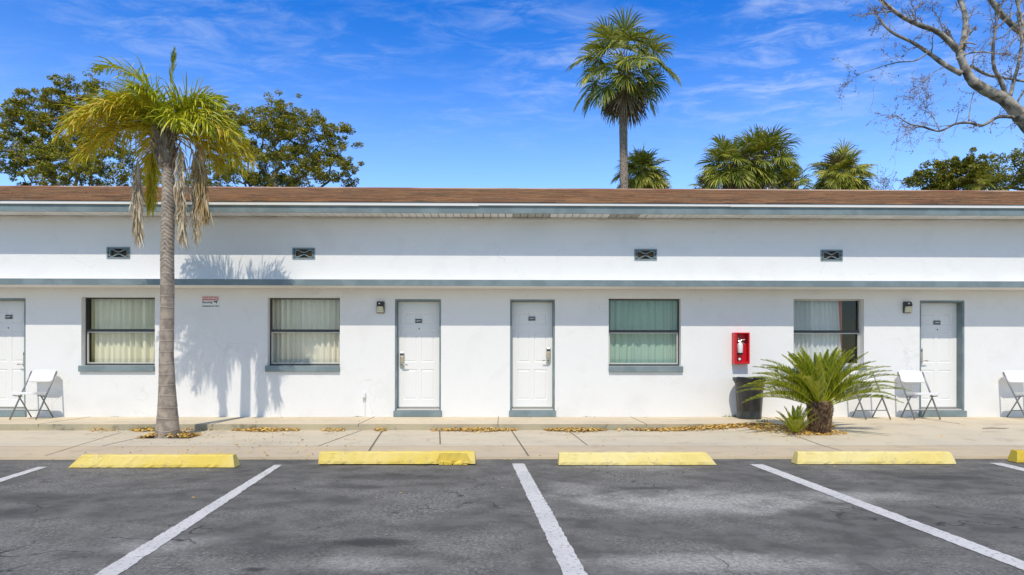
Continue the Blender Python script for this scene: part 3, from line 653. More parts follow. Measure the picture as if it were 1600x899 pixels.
def place(mb, name, mats, c, **k): return mb.build(name, mats, loc=c, **k)
c = W(329, 473, 0); x, z = c.x, c.z; hw, hh = .165, .115
mb = MB(); mb.box(x-hw, x+hw, -.008, -.002, z-hh, z+hh)
sg = mb.build('warning_sign', WPLAS, loc=(x, 0, z)); tag(sg, 'small white sign with red WARNING band on the wall right of the queen palm', 'sign')
mb = MB(); mb.m = 0; mb.box(x-hw+.012, x+hw-.012, -.011, -.0085, z+hh-.075, z+hh-.008); mb.m = 1; text(mb, 'WARNING', .066, x, -.0125, z+hh-.042, .001)
o = mb.build('heading_band', [REDT, WPLAS]); o.parent = sg; o.location = (-x, 0, -z)
mb = MB(); text(mb, 'Security', .060, x-.055, -.0105, z+.005, .001); text(mb, 'Cameras In Use', .047, x, -.0105, z-.065, .001)
mb.box(x+.07, x+.125, -.011, -.0085, z+.002, z+.026); mb.box(x+.058, x+.069, -.011, -.0085, z+.008, z+.022); mb.add([(x+.10, -.010, z-.02), (x+.112, -.010, z-.02), (x+.135, -.010, z+.03), (x+.12, -.010, z+.034)], [(0, 1, 2, 3)])
o = mb.build('lettering', BLACK); o.parent = sg; o.location = (-x, 0, -z)

c = W(1155, 544.5, 0); x, z = c.x, c.z; hw, hh, dp = .142, .29, .15
mb = MB(); t = .012
mb.box(x-hw, x-hw+t, -dp, -.002, z-hh, z+hh); mb.box(x+hw-t, x+hw, -dp, -.002, z-hh, z+hh); mb.box(x-hw+t, x+hw-t, -dp, -.002, z+hh-t, z+hh); mb.box(x-hw+t, x+hw-t, -dp, -.002, z-hh, z-hh+t); mb.box(x-hw+t, x+hw-t, -.012, -.002, z-hh+t, z+hh-t)
for (p, q, r, s) in ((x-hw+t, x-hw+t+.03, z-hh+t, z+hh-t), (x+hw-t-.012, x+hw-t, z-hh+t, z+hh-t), (x-hw+t+.03, x+hw-t-.012, z-hh+t, z-hh+t+.03), (x-hw+t+.03, x+hw-t-.012, z+hh-t-.01, z+hh-t)):
    mb.box(p, q, -dp-.001, -dp+.008, r, s)
cab = mb.build('extinguisher_cabinet', RED, loc=(x, 0, z), bevel=.003); tag(cab, 'red metal open-fronted cabinet on the wall above the trash can', 'cabinet')
mb = MB(); mb.tube([(x-.05, -dp-.012, z-.2), (x-.05, -dp+.0, z-.2)], .022, 12); o = mb.build('lock', WPLAS); 
mb2 = o; o.parent = cab; o.location = (-x, 0, -z)
ex = MB(); ex.lathe([(0, -.11), (.045, -.11), (.052, -.10), (.052, .06), (.045, .085), (.02, .105), (.017, .13), (0, .13)], (x-.015, -.082, z), 20)
eo = ex.build('fire_extinguisher', WPLAS, loc=(x, 0, z), smooth=True); tag(eo, 'small white fire extinguisher hanging inside the red wall cabinet', 'fire extinguisher')
mb = MB(); mb.add([], []); mb.tube([(x-.05, -.085, z+.125), (x+.01, -.085, z+.15), (x+.07, -.085, z+.16)], .011, 6); mb.tube([(x-.015, -.085, z+.13), (x+.03, -.085, z+.105), (x+.065, -.085, z+.075)], .010, 6); mb.tube([(x-.015, -.085, z+.10), (x-.015, -.085, z+.155)], .014, 8); mb.tube([(x-.045, -.085, z+.175), (x-.045, -.07, z+.175)], .012, 8)
o = mb.build('lever', STEEL); o.parent = eo; o.location = (-x, 0, -z)
mb = MB(); mb.lathe([(.054, -.112), (.056, -.095), (.054, -.085)], (x-.015, -.082, z), 20); o = mb.build('foot_band', BLACK); o.parent = eo; o.location = (-x, 0, -z)

c = W(570, 618, 0); x, z = c.x, c.z
mb = MB(); mb.box(x-.022, x+.022, -.065, -.002, z-.04, z+.055); mb.box(x-.038, x-.012, -.075, -.02, z-.045, z-.01)
ob = mb.build('outlet_box', WPLAS, loc=(x, 0, z), bevel=.006); tag(ob, 'small white outlet box with a thin conduit low on the wall left of a door', 'outlet box')
mb = MB(); mb.tube([(x+.005, -.012, z-.04), (x+.005, -.012, .142)], .007, 8); o = mb.build('conduit', WPLAS); o.parent = ob; o.location = (-x, 0, -z)

# ------------------------------------------------------------------ trash can
cx_, cy_ = X(1171, -.36), -.36
mb = MB()
def canr(t, z):
    k = 8; ph = (t*k/(2*math.pi)+.25) % 1; a = 1 if .12 < ph < .88 else 0
    if .05 < z < .55: return 1-.035*a*min(1, (z-.05)/.02, (.55-z)/.03+.0001)
    return 1
zz = [0, .02, .05, .07]+[.07+.06*i for i in range(1, 8)]+[.53, .55, .57, .64]
prof = [(.19, 0), (.205, .006)]+[(.205+(.255-.205)*z/.70, z) for z in zz[1:]]+[(.262, .655), (.262, .70), (.275, .71), (.282, .735), (.275, .742), (.255, .735), (.245, .6), (.20, .05), (0, .05)]
mb.lathe(prof, (0, 0, 0), 96, canr)
can = mb.build('trash_can', CAN, smooth=True); can.location = (cx_, cy_, .14)
tag(can, 'dark grey round plastic trash can standing by the wall under the red cabinet', 'trash can')
mb = MB(); rr = random.Random(3)
o_ = len(mb.v); n = 72
offs = [rr.uniform(-.5, .5) for _ in range(n)]
rows = [(.235, .50, 0), (.25, .66, .002), (.272, .735, .004), (.286, .748, .005), (.290, .725, .008), (.282, .675, .02)]
for (r, z, a) in rows:
    for k in range(n):
        t = 2*math.pi*k/n; s_ = math.sin(7*t+1)*.5+math.sin(17*t)*.3+offs[k]*.6
        mb.v.append(((r+a*s_*.5)*math.cos(t), (r+a*s_*.5)*math.sin(t), z+a*s_*1.3))
for i in range(len(rows)-1):
    for k in range(n): mb.f.append((i*n+k, i*n+(k+1) % n, (i+1)*n+(k+1) % n, (i+1)*n+k)); mb.mi.append(0)
bg_ = mb.build('trash_bag', BAG, smooth=True); bg_.location = (cx_, cy_, .14); tag(bg_, 'black plastic bag folded over the rim of the trash can', 'bag')

# ------------------------------------------------------------------ folding chairs
def slab(mb, P, u, v, n, hw, hl, th, curve=0, nu=10, rad=.06):
    """rounded slab: centre P, axes u (width), v (length), n (normal)"""
    pts = []; seg = 5
    for (sx, sy, a0) in ((1, 1, 0), (-1, 1, 90), (-1, -1, 180), (1, -1, 270)):
        for k in range(seg+1):
            a = R(a0+90*k/seg); pts.append((sx*(hw-rad)+rad*math.cos(a), sy*(hl-rad)+rad*math.sin(a)))
    o = len(mb.v)
    for s in (-1, 1):
        for (a, b) in pts:
            q = P+u*a+v*b+n*(s*th/2+curve*(a/hw)**2); mb.v.append(tuple(q))
    m = len(pts)
    mb.f.append(tuple(o+k for k in reversed(range(m)))); mb.mi.append(mb.m); mb.f.append(tuple(o+m+k for k in range(m))); mb.mi.append(mb.m)
    for k in range(m): mb.f.append((o+k, o+(k+1) % m, o+m+(k+1) % m, o+m+k)); mb.mi.append(mb.m)
def make_chair():
    e = empty('folding_chair')
    hw = .225; V = Vector
    top = lambda s: V((s*hw, .02, .84)); foot = lambda s: V((s*hw, -.50, .012))
    for s in (-1, 1):
        m = MB(); m.tube([top(s), top(s).lerp(foot(s), .12), foot(s)], .0135, 10); m.build('front_leg', CHAIRM, e, smooth=True)
        m = MB(); m.tube([V((s*(hw-.03), -.34, .42)), V((s*(hw-.03), -.03, .012))], .0115, 10); m.build('rear_leg', CHAIRM, e, smooth=True)
        for p in (foot(s), V((s*(hw-.03), -.03, .012))):
            pass
    m = MB(); m.tube([V((-hw, -.405, .165)), V((hw, -.405, .165))], .008, 8); m.build('crossbar', CHAIRM, e); m = MB(); m.tube([V((-hw+.03, -.125, .14)), V((hw-.03, -.125, .14))], .008, 8); m.build('crossbar', CHAIRM, e)
    for s in (-1, 1): m = MB(); m.tube([V((s*(hw-.015), -.23, .40)), V((s*(hw-.015), -.44, .425))], .009, 8); m.build('seat_bracket', CHAIRM, e)
    m = MB(); P = V((0, -.335, .455)); slab(m, P, V((1, 0, 0)), V((0, 1, -.05)).normalized(), V((0, .05, 1)).normalized(), .222, .205, .04, .006, rad=.08); m.build('seat', WPLAS, e, bevel=.006)
    m = MB(); d = (top(1)-foot(1)).normalized(); nn = V((1, 0, 0)).cross(d).normalized(); P = V((0, .02, .84))-d*.09+nn*.002
    slab(m, P, V((1, 0, 0)), d, nn, .236, .125, .034, -.022, rad=.085); m.build('backrest', WPLAS, e, bevel=.006)
    return e
chair = make_chair()
def chairx(top_px): return X(top_px, -.2)
spots = [(69, 'white folding chair by the wall under the leftmost window, between it and the left door'), (1345, 'white folding chair mostly hidden behind the sago fronds'),
         (1422, 'white folding chair in front of the right-hand door, just right of the sago fronds'), (1586, 'white folding chair at the far right, cut off by the edge of the photo')]
for i, (px, lb) in enumerate(spots):
    o = chair if i == 0 else copy_tree(chair)
    o.location = (X(px, -.12), -.14, .14); o.rotation_euler = (0, 0, R([0, 3, -2, 1][i])); tag(o, lb, 'chair', 'white folding chairs along the wall')

# ------------------------------------------------------------------ wheel stops
def stop_mb(Lb, sl, sr, seed, chip=False):
    rr = random.Random(seed); mb = MB(); n = 36; wb, wt, h = .15, .10, .135
    sec = [(-wb/2, 0), (-wb/2, .03), (-wt/2, h-.012), (-wt/2+.012, h), (wt/2-.012, h), (wt/2, h-.012), (wb/2, .03), (wb/2, 0)]
    for i in range(n+1):
        u = i/n
        for (y, z) in sec:
            xa = -Lb/2+sl*z/h; xb = Lb/2-sr*z/h; x = xa+(xb-xa)*u
            j = .0045; yy, z2 = y+rr.uniform(-j, j), z+(rr.uniform(-j, j) if z > .01 else 0)
            if chip and .76 < u < .97 and y < 0 and z < .1: yy += .035+rr.uniform(-.01, .012)
            mb.v.append((x, yy, z2))
    m = len(sec)
    for i in range(n):
        for k in range(m-1): q = i*m+k; mb.f.append((q, q+m, q+m+1, q+1)); mb.mi.append(0)
    mb.f.append(tuple(range(m))); mb.mi.append(0); mb.f.append(tuple(n*m+k for k in reversed(range(m)))); mb.mi.append(0)
    return mb
ST = [(107, 366, 732, YEL, 'bright yellow concrete wheel stop nearest the queen palm', 1, False), (497, 743, 727.5, YEL, 'yellow concrete wheel stop with a broken lower right corner', 2, True),
      (873, 1121, 728, YELP, 'pale yellow wheel stop right of the middle, in front of the green curtained window', 3, False), (1245, 1496, 726.5, YELP, 'pale yellow wheel stop with worn orange right end, in front of the sago palm', 4, False),
      (1589, 1838, 724, YEL2, 'orange yellow wheel stop cut off by the right edge of the photo', 5, False)]
for (a, b, y, m, lb, sd, ch) in ST:
    pa, pb = G(a, y, 0), G(b, y, 0); Lb = pb.x-pa.x
    o = stop_mb(Lb, *((.13, .03), (.01, .01), (.01, .11), (.03, .05), (.03, .03))[sd-1], sd, ch).build('wheel_stop', m, bevel=.004)
    o.location = ((pa.x+pb.x)/2, pa.y+.075, (.008 if not ch else .016)); tag(o, lb, 'wheel stop', 'yellow wheel stops at the heads of the parking bays')
    if sd == 2:
        mb = MB(); rr = random.Random(5)
        for k in range(6):
            x = Lb/2-.42+k*.055; mb.box(x, x+.05+rr.uniform(-.01, .01), -.085, -.055+rr.uniform(0, .01), 0, .035+rr.uniform(-.01, .008)-k*.004)
        fr = mb.build('concrete_fragment', YEL2, bevel=.006); fr.location = (o.location.x, o.location.y, .004); tag(fr, 'broken yellow concrete piece lying against the chipped corner of a wheel stop', 'rubble')

# ------------------------------------------------------------------ foliage builders
Z = Vector((0, 0, 1))
def frond_path(base, az, el, length, bend, n=14, p=1.25, twist=0):
    h = Vector((math.cos(az), math.sin(az), 0)); pts = [Vector(base)]; dirs = []
    for i in range(n):
        s = (i+.5)/n; e = el-bend*s**p; a = az+twist*s
        h = Vector((math.cos(a), math.sin(a), 0)); d = h*math.cos(e)+Z*math.sin(e); dirs.append(d); pts.append(pts[-1]+d*length/n)
    return pts, dirs
def along(pts, s):
    q = s*(len(pts)-1); i = min(int(q), len(pts)-2); return pts[i].lerp(pts[i+1], q-i), (pts[i+1]-pts[i]).normalized()
def pinnate(mb, rr, pts, r0, npair, leaf, width, start, droop, angle, segs=3, vee=.25, jit=.25, tipk=.35, mleaf=1, mrach=0, roll=0):
    mb.m = mrach; rs = [r0*(1-.85*i/(len(pts)-1)) for i in range(len(pts))]; mb.tube(pts, rs, 5, False); mb.m = mleaf
    for k in range(npair):
        s = start+(1-start)*(k+rr.random()*.6)/npair; s = min(.995, s); P, d = along(pts, s)
        side = d.cross(Z); side = side.normalized() if side.length > .05 else Vector((math.cos(k), math.sin(k), 0))
        up = side.cross(d).normalized()
        prof = math.sin(math.pi*(.18+.82*(s-start)/(1-start))**.8)*(1-tipk)+tipk*(1-.5*s)
        for sg in (-1, 1):
            if rr.random() < .03: continue
            Ln = leaf*prof*(1+rr.uniform(-jit, jit)*.6); a = angle*(1+rr.uniform(-jit, jit)*.6)*(1-.35*s)
            v = (d*math.cos(a)+side*sg*math.sin(a)+up*(vee+rr.uniform(-jit, jit)*.8)).normalized()
            p = P.copy(); wv = v.cross(up); wv = (wv.normalized() if wv.length > .01 else side)*width/2
            if roll: wv = Matrix.Rotation(rr.uniform(-roll, roll), 3, v) @ wv
            # the blade faces partly up and partly sideways
            L_ = [p-wv*.5]; R_ = [p+wv*.5]
            dr = droop*(1+rr.uniform(-jit, jit))
            for q in range(segs):
                p = p+v*Ln/segs; v = (v-Z*dr*(q+1)/segs).normalized(); w2 = 1.0 if q < segs-1 else .12
                if q == 0: w2 = 1.15
                L_.append(p-wv*w2); R_.append(p+wv*w2)
            o = len(mb.v); mb.v += [tuple(x) for x in L_]+[tuple(x) for x in R_]; m = segs+1
            for q in range(segs): mb.f.append((o+q, o+m+q, o+m+q+1, o+q+1)); mb.mi.append(mb.m)

# ------------------------------------------------------------------ queen palm
rr = random.Random(21)
PY = PB.y
qp = empty('queen_palm', tuple(PB)); tag(qp, 'yellow green feather palm with ringed grey trunk and hanging dead fronds', 'palm tree')
def addp(mb, name, mats, parent, base, **k):
    o = mb.build(name, mats, loc=tuple(base), **k); o.parent = parent; o.location = (0, 0, 0); return o
ctr = [(262, 684, 37), (262, 643, 28.5), (261, 600, 23.5), (260, 555, 21), (261, 500, 20), (261.5, 450, 19.8), (261, 400, 19.8), (262, 350, 19.3), (263, 300, 18.8), (262, 262, 17.5)]
mb = MB(); pts = []; rs = []
CP = [(W(a, b, PY), w_/2/F*(PY-CAMY)) for a, b, w_ in ctr]; CP[0] = (Vector((CP[0][0].x, PY, -.02)), CP[0][1])
nseg = 220
for i in range(nseg+1):
    q = i/nseg*(len(CP)-1); j = min(int(q), len(CP)-2); f = q-j
    p = CP[j][0].lerp(CP[j+1][0], f); r = CP[j][1]*(1-f)+CP[j+1][1]*f
    ringp = (p.z/.168+.08*math.sin(p.z*5)) % 1
    r *= 1+(.018 if ringp < .12 else 0)-.010*ringp+rr.uniform(-.003, .003); pts.append(p); rs.append(r)
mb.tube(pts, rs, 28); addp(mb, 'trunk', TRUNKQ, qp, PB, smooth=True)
# boots and fibres under the crown
top = W(260, 228, PY)
mb = MB(); mb.tube([W(262, 268, PY), W(261, 240, PY), W(260, 215, PY), W(258, 195, PY)], [.085, .12, .10, .04], 12)
for k in range(70):
    a = rr.uniform(0, 6.28); z0 = rr.uniform(-.38, .15); b = top+Vector((math.cos(a)*.085, math.sin(a)*.085, z0)); hgt = rr.uniform(.15, .4)
    o = Vector((math.cos(a), math.sin(a), 0)); mb.tube([b, b+o*.05+Z*hgt*.5, b+o*rr.uniform(.04, .16)+Z*hgt], [.022, .016, .004], 4)
addp(mb, 'boots', TRUNKB, qp, PB)
C0 = W(258, 205, PY)
def qfrond(az, el, ln, bend, mats, name='frond', npair=92, leaf=.50, droop=.62, p=1.15, angle=.85, twist=0, base=None, wd=.0165):
    mb = MB(); b = base or (C0+Vector((math.cos(R(az))*.07, math.sin(R(az))*.07, rr.uniform(-.1, .08))))
    pts, _ = frond_path(b, R(az), R(el), ln, R(bend), 16, p, R(twist))
    pinnate(mb, rr, pts, .016, npair, leaf, wd, .06, droop, angle, 4, .08, .7, roll=1.2)
    addp(mb, name, mats, qp, PB)
GQ = [MATS['queen_leaf'], QUEEN]; YQ = [MATS['queen_leaf_yellow'], QUEENY]
fr = [ # az (0 right, 90 away, 180 left, 270 towards us), elevation, length, bend
 (176, 84, 1.75, 105, GQ, 1.5), (168, 78, 1.35, 120, GQ, 1.3), (196, 70, 1.25, 120, GQ, 1.2), (150, 70, 1.5, 120, GQ, 1.2),
 (185, 48, 1.75, 118, YQ, 1.0), (200, 38, 1.7, 105, YQ, 1.0), (215, 45, 1.45, 110, YQ, 1.0), (172, 35, 1.85, 100, YQ, 1.0),
 (232, 52, 1.15, 115, YQ, 1.0), (160, 55, 1.6, 120, GQ, 1.0),
 (8, 62, 1.15, 125, GQ, 1.0), (350, 45, 1.35, 118, YQ, 1.0), (335, 55, 1.2, 130, GQ, .9), (15, 35, 1.5, 105, YQ, 1.0), (312, 58, .95, 125, GQ, .9),
 (30, 55, 1.4, 120, GQ, 1.0), (128, 50, 1.35, 118, YQ, 1.0),
 (5, 10, 1.45, 80, YQ, 1.0), (190, 8, 1.35, 70, YQ, 1.0), (130, 5, 1.3, 75, YQ, 1.0), (45, 12, 1.0, 85, YQ, 1.0)]
fr += [(262, 80, .9, 95, GQ, 1.1), (20, 80, 1.1, 95, GQ, 1.1), (345, 74, 1.15, 112, GQ, 1.1)]
for (az, el, ln, bd, mt, p) in fr: qfrond(az, el, ln*.94, bd, mt, p=p)
# young spear leaf
mb = MB(); pts = [W(262, 200, PY), W(265, 150, PY), W(268, 110, PY), W(272, 76, PY)]
pinnate(mb, rr, pts, .014, 40, .20, .02, .45, .02, .22, 3, .02, .4); addp(mb, 'spear_leaf', GQ, qp, PB)
# dead skirts
def dead(px, y0, y1, wpx, mats, sh=0, dyy=0, n=150):
    mb = MB(); a = C0+Vector((0, 0, -.08)); Yd = PY+dyy
    knee = W(px, y0, Yd); tip = W(px+sh, y1, Yd)
    pts = [a, a.lerp(knee, .5)+Z*.05, knee]+[knee.lerp(tip, k/8)+Vector((rr.uniform(-.01, .01), 0, 0)) for k in range(1, 9)]
    mb.m = 0; mb.tube(pts, .012, 5, False); mb.m = 1
    for k in range(n):
        s = rr.random()**.8; P = knee.lerp(tip, s*.82); wv = wpx/F*(PY-CAMY)*(1-.3*s)
        off = Vector((rr.gauss(0, .28)*wv, rr.gauss(0, .28)*wv, 0)); Ln = rr.uniform(.18, .42)
        d = Vector((rr.uniform(-.16, .16), rr.uniform(-.16, .16), -1)).normalized(); q = P+off*.3; w2 = Vector((math.cos(k*2.4), math.sin(k*2.4), 0))*.010
        m1 = q+(off*.5)+d*Ln*.45; m2 = m1+d*Ln*.55+Vector((rr.uniform(-.05, .05), 0, 0))
        o = len(mb.v); mb.v += [tuple(v) for v in (q-w2, q+w2, m1-w2*1.2, m1+w2*1.2, m2-w2*.2, m2+w2*.2)]
        mb.f += [(o, o+1, o+3, o+2), (o+2, o+3, o+5, o+4)]; mb.mi += [1, 1]
    addp(mb, 'dead_frond', mats, qp, PB)
dead(214, 250, 378, 15, [DEADF, DEADF], 2, -.05, 330)
dead(281, 232, 384, 17, [DEADF, DEADF], 4, -.12, 400)
dead(301, 235, 380, 9, [DEADF, DEADF], 8, .10, 170)
dead(309, 225, 342, 19, [DEADO, DEADO], 13, -.05, 380)
dead(238, 232, 330, 22, [YQ[1], YQ[1]], -6, .25, 160)

# ------------------------------------------------------------------ sago palm
SB = Vector((*gp(1281, 680, .06), 0)); SB.z = zsw(SB.x, SB.y)-.01
sg_ = empty('sago_palm', tuple(SB)); tag(sg_, 'large sago palm with stiff arching fronds on a shaggy brown trunk at the sidewalk', 'sago palm')
mb = MB(); H = .50
prof = [(.13, -.02), (.135, .03), (.135, .12), (.15, .25), (.165, .36), (.16, .44), (.12, .50), (.0, .52)]
mb.m = 0; mb.lathe(prof, tuple(SB), 40, lambda t, z: 1+.06*math.sin(9*t+z*30)); mb.m = 1
for k in range(900):
    z = H*.98*(k/900); t = k*2.39996; j = 0
    while j < len(prof)-2 and prof[j+1][1] < z: j += 1
    f = (z-prof[j][1])/(prof[j+1][1]-prof[j][1]); r = prof[j][0]*(1-f)+prof[j+1][0]*f
    o = Vector((math.cos(t), math.sin(t), 0)); P = SB+o*r*.97+Z*z; tt = Vector((-math.sin(t), math.cos(t), 0))*rr.uniform(.012, .018); u = (o*rr.uniform(.5, 1)+Z*rr.uniform(.2, 1)).normalized()*rr.uniform(.03, .06)
    mb.add([P-tt, P+tt, P+u+tt*.3, P+u-tt*.3, P-Z*.02+o*.01, ], [(0, 1, 2, 3), (4, 0, 3), (1, 4, 2)])
addp(mb, 'trunk', [SAGOT, SCALE], sg_, SB)
SC = SB+Z*.50
NF = 86
for k in range(NF):
    u = (k+.5)/NF; el = 86-66*u**.9; az = k*137.5+rr.uniform(-14, 14)
    ln = (.82+.30*min(1, u*1.6))*rr.uniform(.94, 1.08); bd = 44+4*u+rr.uniform(-7, 7)
    if el < 42: bd *= .82
    if el > 62: bd *= .55; ln *= .98
    if el < 15: ln *= .95; bd *= .7
    if math.sin(R(az)) < -.90 and el < 60: continue
    if math.sin(R(az)) < -.75 and el < 42: el += 14; ln *= .9
    mb = MB(); b = SC+Vector((math.cos(R(az))*.07*(1-.2*u), math.sin(R(az))*.07, -.10*u))
    pts, _ = frond_path(b, R(az), R(el), ln, R(bd*1.2), 12, 1.75)
    pinnate(mb, rr, pts, .010, 88, .135, .0105, .16, .10, .80, 2, .55, .20, .30, roll=.6)
    m = [SAGOY if rr.random() < .3 else SAGO, SAGO if rr.random() > .24 else SAGOY]
    addp(mb, 'frond', m, sg_, SB)
# pup
KB = Vector((*gp(1243, 682, .05), 0)); KB.z = zsw(KB.x, KB.y)-.01
kp = empty('sago_pup', tuple(KB)); tag(kp, 'small green sago offshoot at the left foot of the large sago palm', 'plant')
mb = MB(); mb.lathe([(.03, -.01), (.055, .02), (.05, .06), (0, .09)], tuple(KB), 16); addp(mb, 'trunk', SAGOT, kp, KB)
for k in range(22):
    az = k*137.5; el = 88-(50*(k/22)); ln = rr.uniform(.26, .46); 
    if k in (16, 19, 21): az = 190+k*3; el = 38; ln = .46
    mb = MB(); pts, _ = frond_path(KB+Z*.05+Vector((math.cos(R(az))*.05, math.sin(R(az))*.05, 0)), R(az), R(el), ln, R(22), 8, 1.3)
    pinnate(mb, rr, pts, .006, 30, .085, .010, .12, .05, .75, 2, .4, .15, .3); addp(mb, 'frond', [SAGO, SAGO], kp, KB)

# ------------------------------------------------------------------ sabal palms
def fan(mb, rr, P, d, rad, droop, mi):
    """costapalmate leaf starting at P, pointing along d"""
    side = d.cross(Z); side = side.normalized() if side.length > .05 else Vector((1, 0, 0)); up = side.cross(d).normalized()
    side = (side*math.cos(rr.uniform(-.5, .5))+up*math.sin(rr.uniform(-.5, .5))).normalized(); up = side.cross(d).normalized()
    mb.m = mi; n = 30
    for k in range(n):
        a = R(-115+230*k/(n-1)+rr.uniform(-2, 2)); L_ = rad*(.62+.38*math.cos(a*.62))*rr.uniform(.85, 1.08)
        v = (d*math.cos(a)+side*math.sin(a)+up*(.18*abs(math.sin(a))+rr.uniform(-.05, .05))).normalized()
        costa = d*(.30*rad*max(0, math.cos(a)))-Z*.06*rad
        p = P+costa*.6; wv = Matrix.Rotation(rr.uniform(-.7, .7), 3, v) @ (v.cross(up).normalized()*(.030*rad))
        A = [p-wv*.3]; B = [p+wv*.3]
        for q, (fr_, ww) in enumerate(((.4, 1.0), (.35, .85), (.25, .1))):
            p = p+v*L_*fr_; v = (v-Z*droop*(.25, .55, .9)[q]).normalized(); A.append(p-wv*ww); B.append(p+wv*ww)
        o = len(mb.v); mb.v += [tuple(x) for x in A+B]
        for q in range(3): mb.f.append((o+q, o+4+q, o+5+q, o+q+1)); mb.mi.append(mi)
def sabal(px, ytop, ycen, ybase, rpx, Y, label, trunk_w, nf=60, elmin=-55, seed=1, dead_=4, petk=.55, name='cabbage_palm', tlean=0, fullsq=1.0, leafm=None):
    rr = random.Random(seed); c = W(px, ycen, Y); Rw = rpx/F*(Y-CAMY)
    base = Vector((c.x+tlean, Y, 0)); e = empty(name, tuple(base)); tag(e, label, 'palm tree')
    mb = MB(); tw = trunk_w/2; n = 60; pts = []; rs = []
    for i in range(n+1):
        f = i/n; pts.append(base.lerp(c-Z*Rw*.12, f)+Vector((.05*math.sin(f*5), 0, 0))); rs.append(tw*(1.12-.2*f)*(1+rr.uniform(-.05, .05)))
    mb.tube(pts, rs, 14)
    for k in range(60):
        a = rr.uniform(0, 6.28); zz = rr.uniform(-.35, .25)*Rw; o = Vector((math.cos(a), math.sin(a), 0)); b = c+o*tw*.8+Z*zz
        mb.tube([b, b+o*.1*Rw+Z*.14*Rw], [.03, .01], 4)
    addp(mb, 'trunk', TRUNKB, e, base)
    mb = MB()
    for k in range(nf):
        u = (k+.5)/nf; el = R(88-(88-elmin)*u**.9); az = k*2.39996+rr.uniform(-.3, .3)
        d = Vector((math.cos(az)*math.cos(el), math.sin(az)*math.cos(el), math.sin(el)*fullsq)); pl = Rw*petk*rr.uniform(.8, 1.12)*(1 if u < .8 else .85)
        b = c+Z*rr.uniform(-.1, .1)*Rw; d2 = (d-Z*.25).normalized(); k1 = b+d*pl*.6; k2 = k1+d2*pl*.4
        mi = 1 if (k >= nf-dead_ or rr.random() < .03) else 0
        mb.m = mi; mb.tube([b, k1, k2], [.022, .016, .012], 4, False)
        fan(mb, rr, k2, (d2-Z*(.65 if el < .6 else .3)).normalized(), Rw*.50*rr.uniform(.8, 1.1), rr.uniform(.6, 1.4), mi)
    addp(mb, 'crown', [leafm or SABAL, SABALD], e, base)
    return e
sabal(975, 15, 109, 297, 78, 16, 'tall cabbage palm standing alone high above the roof', .36, 54, -76, 3, 8, .68, fullsq=.72)
sabal(1001, 232, 280, 297, 56, 18, 'small cabbage palm crown showing above the roof behind the tall palm trunk', .5, 64, -50, 5, 3, .45, leafm=SABALY)
sabal(1140, 215, 272, 297, 62, 15.5, 'left one of two broad cabbage palm crowns above the roof right of the tall palm', .45, 46, -30, 6, 2, .5)
sabal(1190, 205, 262, 297, 66, 16.0, 'right and taller one of two broad cabbage palm crowns above the roof', .45, 50, -30, 16, 2, .5)
sabal(1238, 262, 296, 297, 40, 15.2, 'low cabbage palm crown at the right edge of the broad palm crowns', .35, 30, -30, 9, 2, .5)
sabal(1104, 262, 298, 297, 32, 15.4, 'low cabbage palm crown at the left edge of the broad palm crowns', .35, 26, -30, 8, 2, .5)
sabal(1315, 238, 282, 297, 58, 17, 'round cabbage palm crown above the roof with brown dead leaves', .45, 66, -50, 10, 8, .45, leafm=SABALY)

